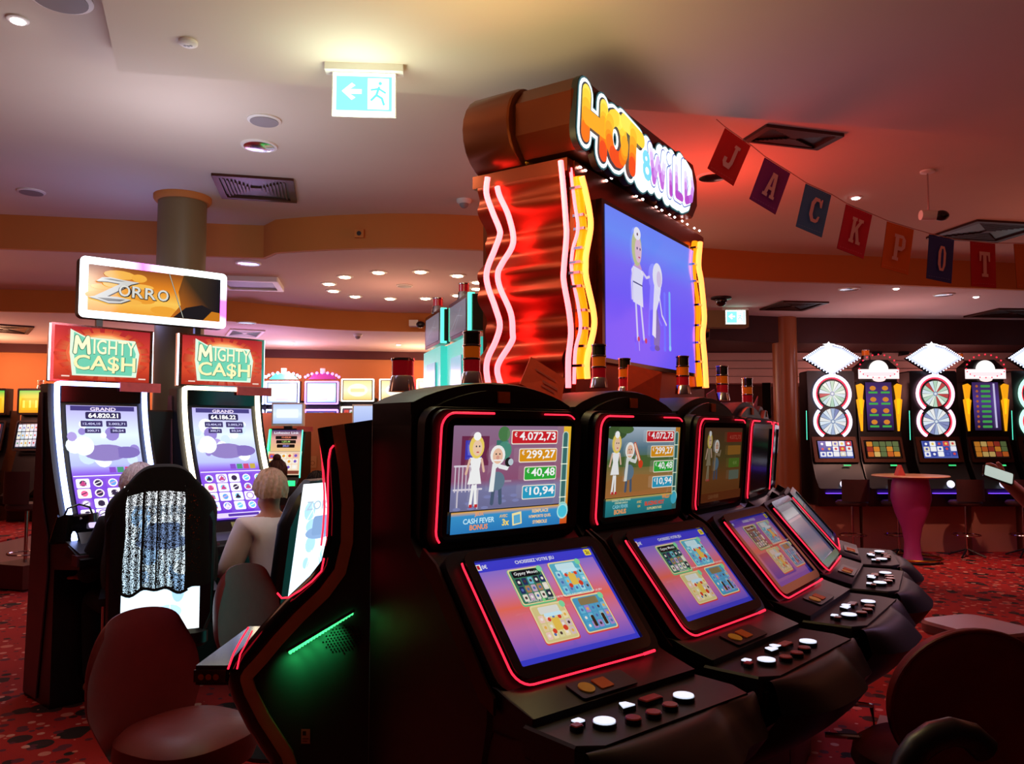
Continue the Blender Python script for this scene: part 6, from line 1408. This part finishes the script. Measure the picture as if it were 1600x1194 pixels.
# ================================================================== pennant string
GL = {'J': [[(.55, 1), (1, 1), (1, .88), (.88, .88), (.88, .25), (.75, 0), (.25, 0), (.05, .18), (.05, .38), (.32, .38), (.32, .2), (.55, .2), (.62, .3), (.62, .88), (.5, .88)]],
      'A': [[(.3, 1), (.72, 1), (.92, .12), (1, .12), (1, 0), (.6, 0), (.6, .12), (.68, .12), (.64, .3), (.38, .3), (.34, .12), (.42, .12), (.42, 0), (0, 0), (0, .12), (.1, .12), (.3, .88)]],
      'C': [[(1, 1), (1, .66), (.86, .66), (.72, .86), (.48, .86), (.34, .7), (.34, .3), (.48, .14), (.72, .14), (.84, .3), (1, .3), (.9, .08), (.72, 0), (.3, 0), (.05, .25), (.05, .75), (.3, 1), (.72, 1), (.84, .9), (.88, 1)]],
      'K': [[(0, 1), (.42, 1), (.42, .88), (.34, .88), (.34, .6), (.62, .88), (.54, .88), (.54, 1), (.98, 1), (.98, .88), (.86, .88), (.6, .6), (.88, .12), (1, .12), (1, 0), (.6, 0), (.6, .12), (.42, .46), (.34, .38), (.34, .12), (.42, .12), (.42, 0), (0, 0), (0, .12), (.08, .12), (.08, .88), (0, .88)]],
      'P': [[(0, 1), (.75, 1), (1, .85), (1, .55), (.75, .4), (.4, .4), (.4, .12), (.52, .12), (.52, 0), (0, 0), (0, .12), (.1, .12), (.1, .88), (0, .88)]],
      'O': [[(.25, 1), (.75, 1), (1, .75), (1, .25), (.75, 0), (.25, 0), (0, .25), (0, .75)]],
      'T': [[(0, 1), (1, 1), (1, .62), (.86, .62), (.8, .86), (.66, .86), (.66, .12), (.8, .12), (.8, 0), (.2, 0), (.2, .12), (.34, .12), (.34, .86), (.2, .86), (.14, .62), (0, .62)]]}
flags = [('J', (1133, 200), (1173, 228), 4.75, 'e02420'), ('A', (1195, 246), (1235, 271), 4.85, '8a2a78'), ('C', (1259, 287), (1299, 305), 5.0, '4a78a8'), ('K', (1322, 319), (1363, 336), 5.15, 'd8203a'),
         ('P', (1386, 346), (1428, 359), 5.3, 'e86a18'), ('O', (1452, 366), (1491, 375), 5.45, '38408c'), ('T', (1516, 377), (1555, 381), 5.6, 'c81c28'), ('S', (1584, 381), (1622, 382), 5.75, 'd86a20')]
allp = [aty(1119, 188, 4.6)]
lens = [5.0]
for ch, a, b_, y_, col in flags:
    A_, B_ = aty(*a, y_), aty(*b_, y_ + .06); allp += [A_, B_]; ax = (B_ - A_); wd = ax.length; ax.normalize(); n_ = ax.cross(Vector((0, 0, 1))).normalized()
    dn = (ax.cross(n_)).normalized(); dn = dn if dn.z < 0 else -dn; hh = wd * 1.45; up = -dn; ctr = (A_ + B_) / 2 + dn * hh / 2
    nn = ax.cross(up).normalized(); Mf = Matrix.Translation(ctr) @ Matrix((ax, up, nn)).transposed().to_4x4()
    t = thing('pennant', 'pennant with the letter %s hanging on the string' % ch if ch != 'S' else 'orange pennant cut by the picture edge', 'pennant', (0, 0, 0), 0, 'letter pennants')
    t.matrix_world = Mf
    c = CV(wd, hh, .0008); c.rect(0, 0, 1, 1, col, 0); dk = hexmix(col, 'ffffff', .22)
    for x0 in range(9): c.rect(.08 + x0 * .09, .06, .14 + x0 * .09, .075, dk); c.rect(.10 + x0 * .09, .94, .15 + x0 * .09, .95, dk)
    if ch in GL:
        lw = {'A': .44, 'J': .42, 'O': .30}.get(ch, .42); tri = GL[ch][0]
        from mathutils.geometry import tessellate_polygon
        for f in tessellate_polygon([[Vector((p_[0], p_[1], 0)) for p_ in tri]]): c.poly([(.5 + (tri[i][0] - .5) * lw, .22 + tri[i][1] * .56) for i in f], 'f4b8b0', 0)
        c.l += 1
        if ch == 'O': c.poly([(.5 + (p_[0] - .5) * .10, .28 + p_[1] * .44) for p_ in GL['O'][0]], col)
        if ch == 'P': c.rect(.46, .53, .58, .71, col)
        if ch == 'A': c.poly([(.46, .46), (.53, .46), (.505, .66), (.49, .66)], col)
    else: c.ell(1.0, .5, .3, '181010')
    c.build('cloth', t, m=printed_mat(), back=.0025)
for i in range(len(allp) - 1): pass
o = MB('string').tube([(p_.x, p_.y - .004, p_.z + .004) for p_ in allp], .0028, 6).build('pennant_string'); tag(o, 'thin string sagging across the ceiling that carries the pennants', 'string')

# projector camera hanging on a pole
p = atz(1449, 267, ZC); t = thing('ceiling_camera', 'white and black camera hanging on a thin pole from the ceiling', 'camera', (p.x, p.y, ZC)); zz = aty(1452, 330, p.y).z - ZC
MB('white').lathe([(.05, 0), (.05, -.012), (.02, -.02)], 20).build('mount', t); MB('chrome').tube([(0, 0, -.015), (.0, 0, zz)], .006, 8).build('pole', t)
MB('white').at(Matrix.Translation((0.0, 0, zz - .03)) @ Matrix.Rotation(R(90), 4, 'Y')).lathe([(.035, -.06), (.038, .0), (.035, .05)], 20).build('housing', t); MB('black').ball((.085, -.01, zz - .035), .055, .04, .038).build('lens_dome', t, label='black lens dome')
p = aty(1127, 482, 9.4); t = thing('dome_camera', 'dark dome camera above the far exit sign', 'camera', (p.x, p.y, ZL)); MB('black').lathe([(.12, 0), (.12, -.02), (.09, -.03)], 20).build('plate', t); MB('gloss').ball((0, 0, -.04), .07).build('dome', t)
p = aty(651, 506, 10.5); t = thing('bulkhead_camera', 'small camera with black lens on the orange bulkhead', 'camera', (p.x, 10.58, p.z)); MB('white').box(-.10, .02, -.10, .05, -.03, .05).build('housing', t); MB('black').ball((.05, -.08, -.01), .06, .05, .045).build('lens', t)
p = aty(562, 366, 6.86); t = thing('wall_socket', 'small square socket on the tan bulkhead', 'socket', (p.x, 6.84, p.z)); MB('tan').box(-.04, .04, -.012, .02, -.035, .035).build('plate', t); MB('dark').at(Matrix.Rotation(R(90), 4, 'X')).lathe([(.02, .012), (.02, .016)], 14).build('outlet', t)
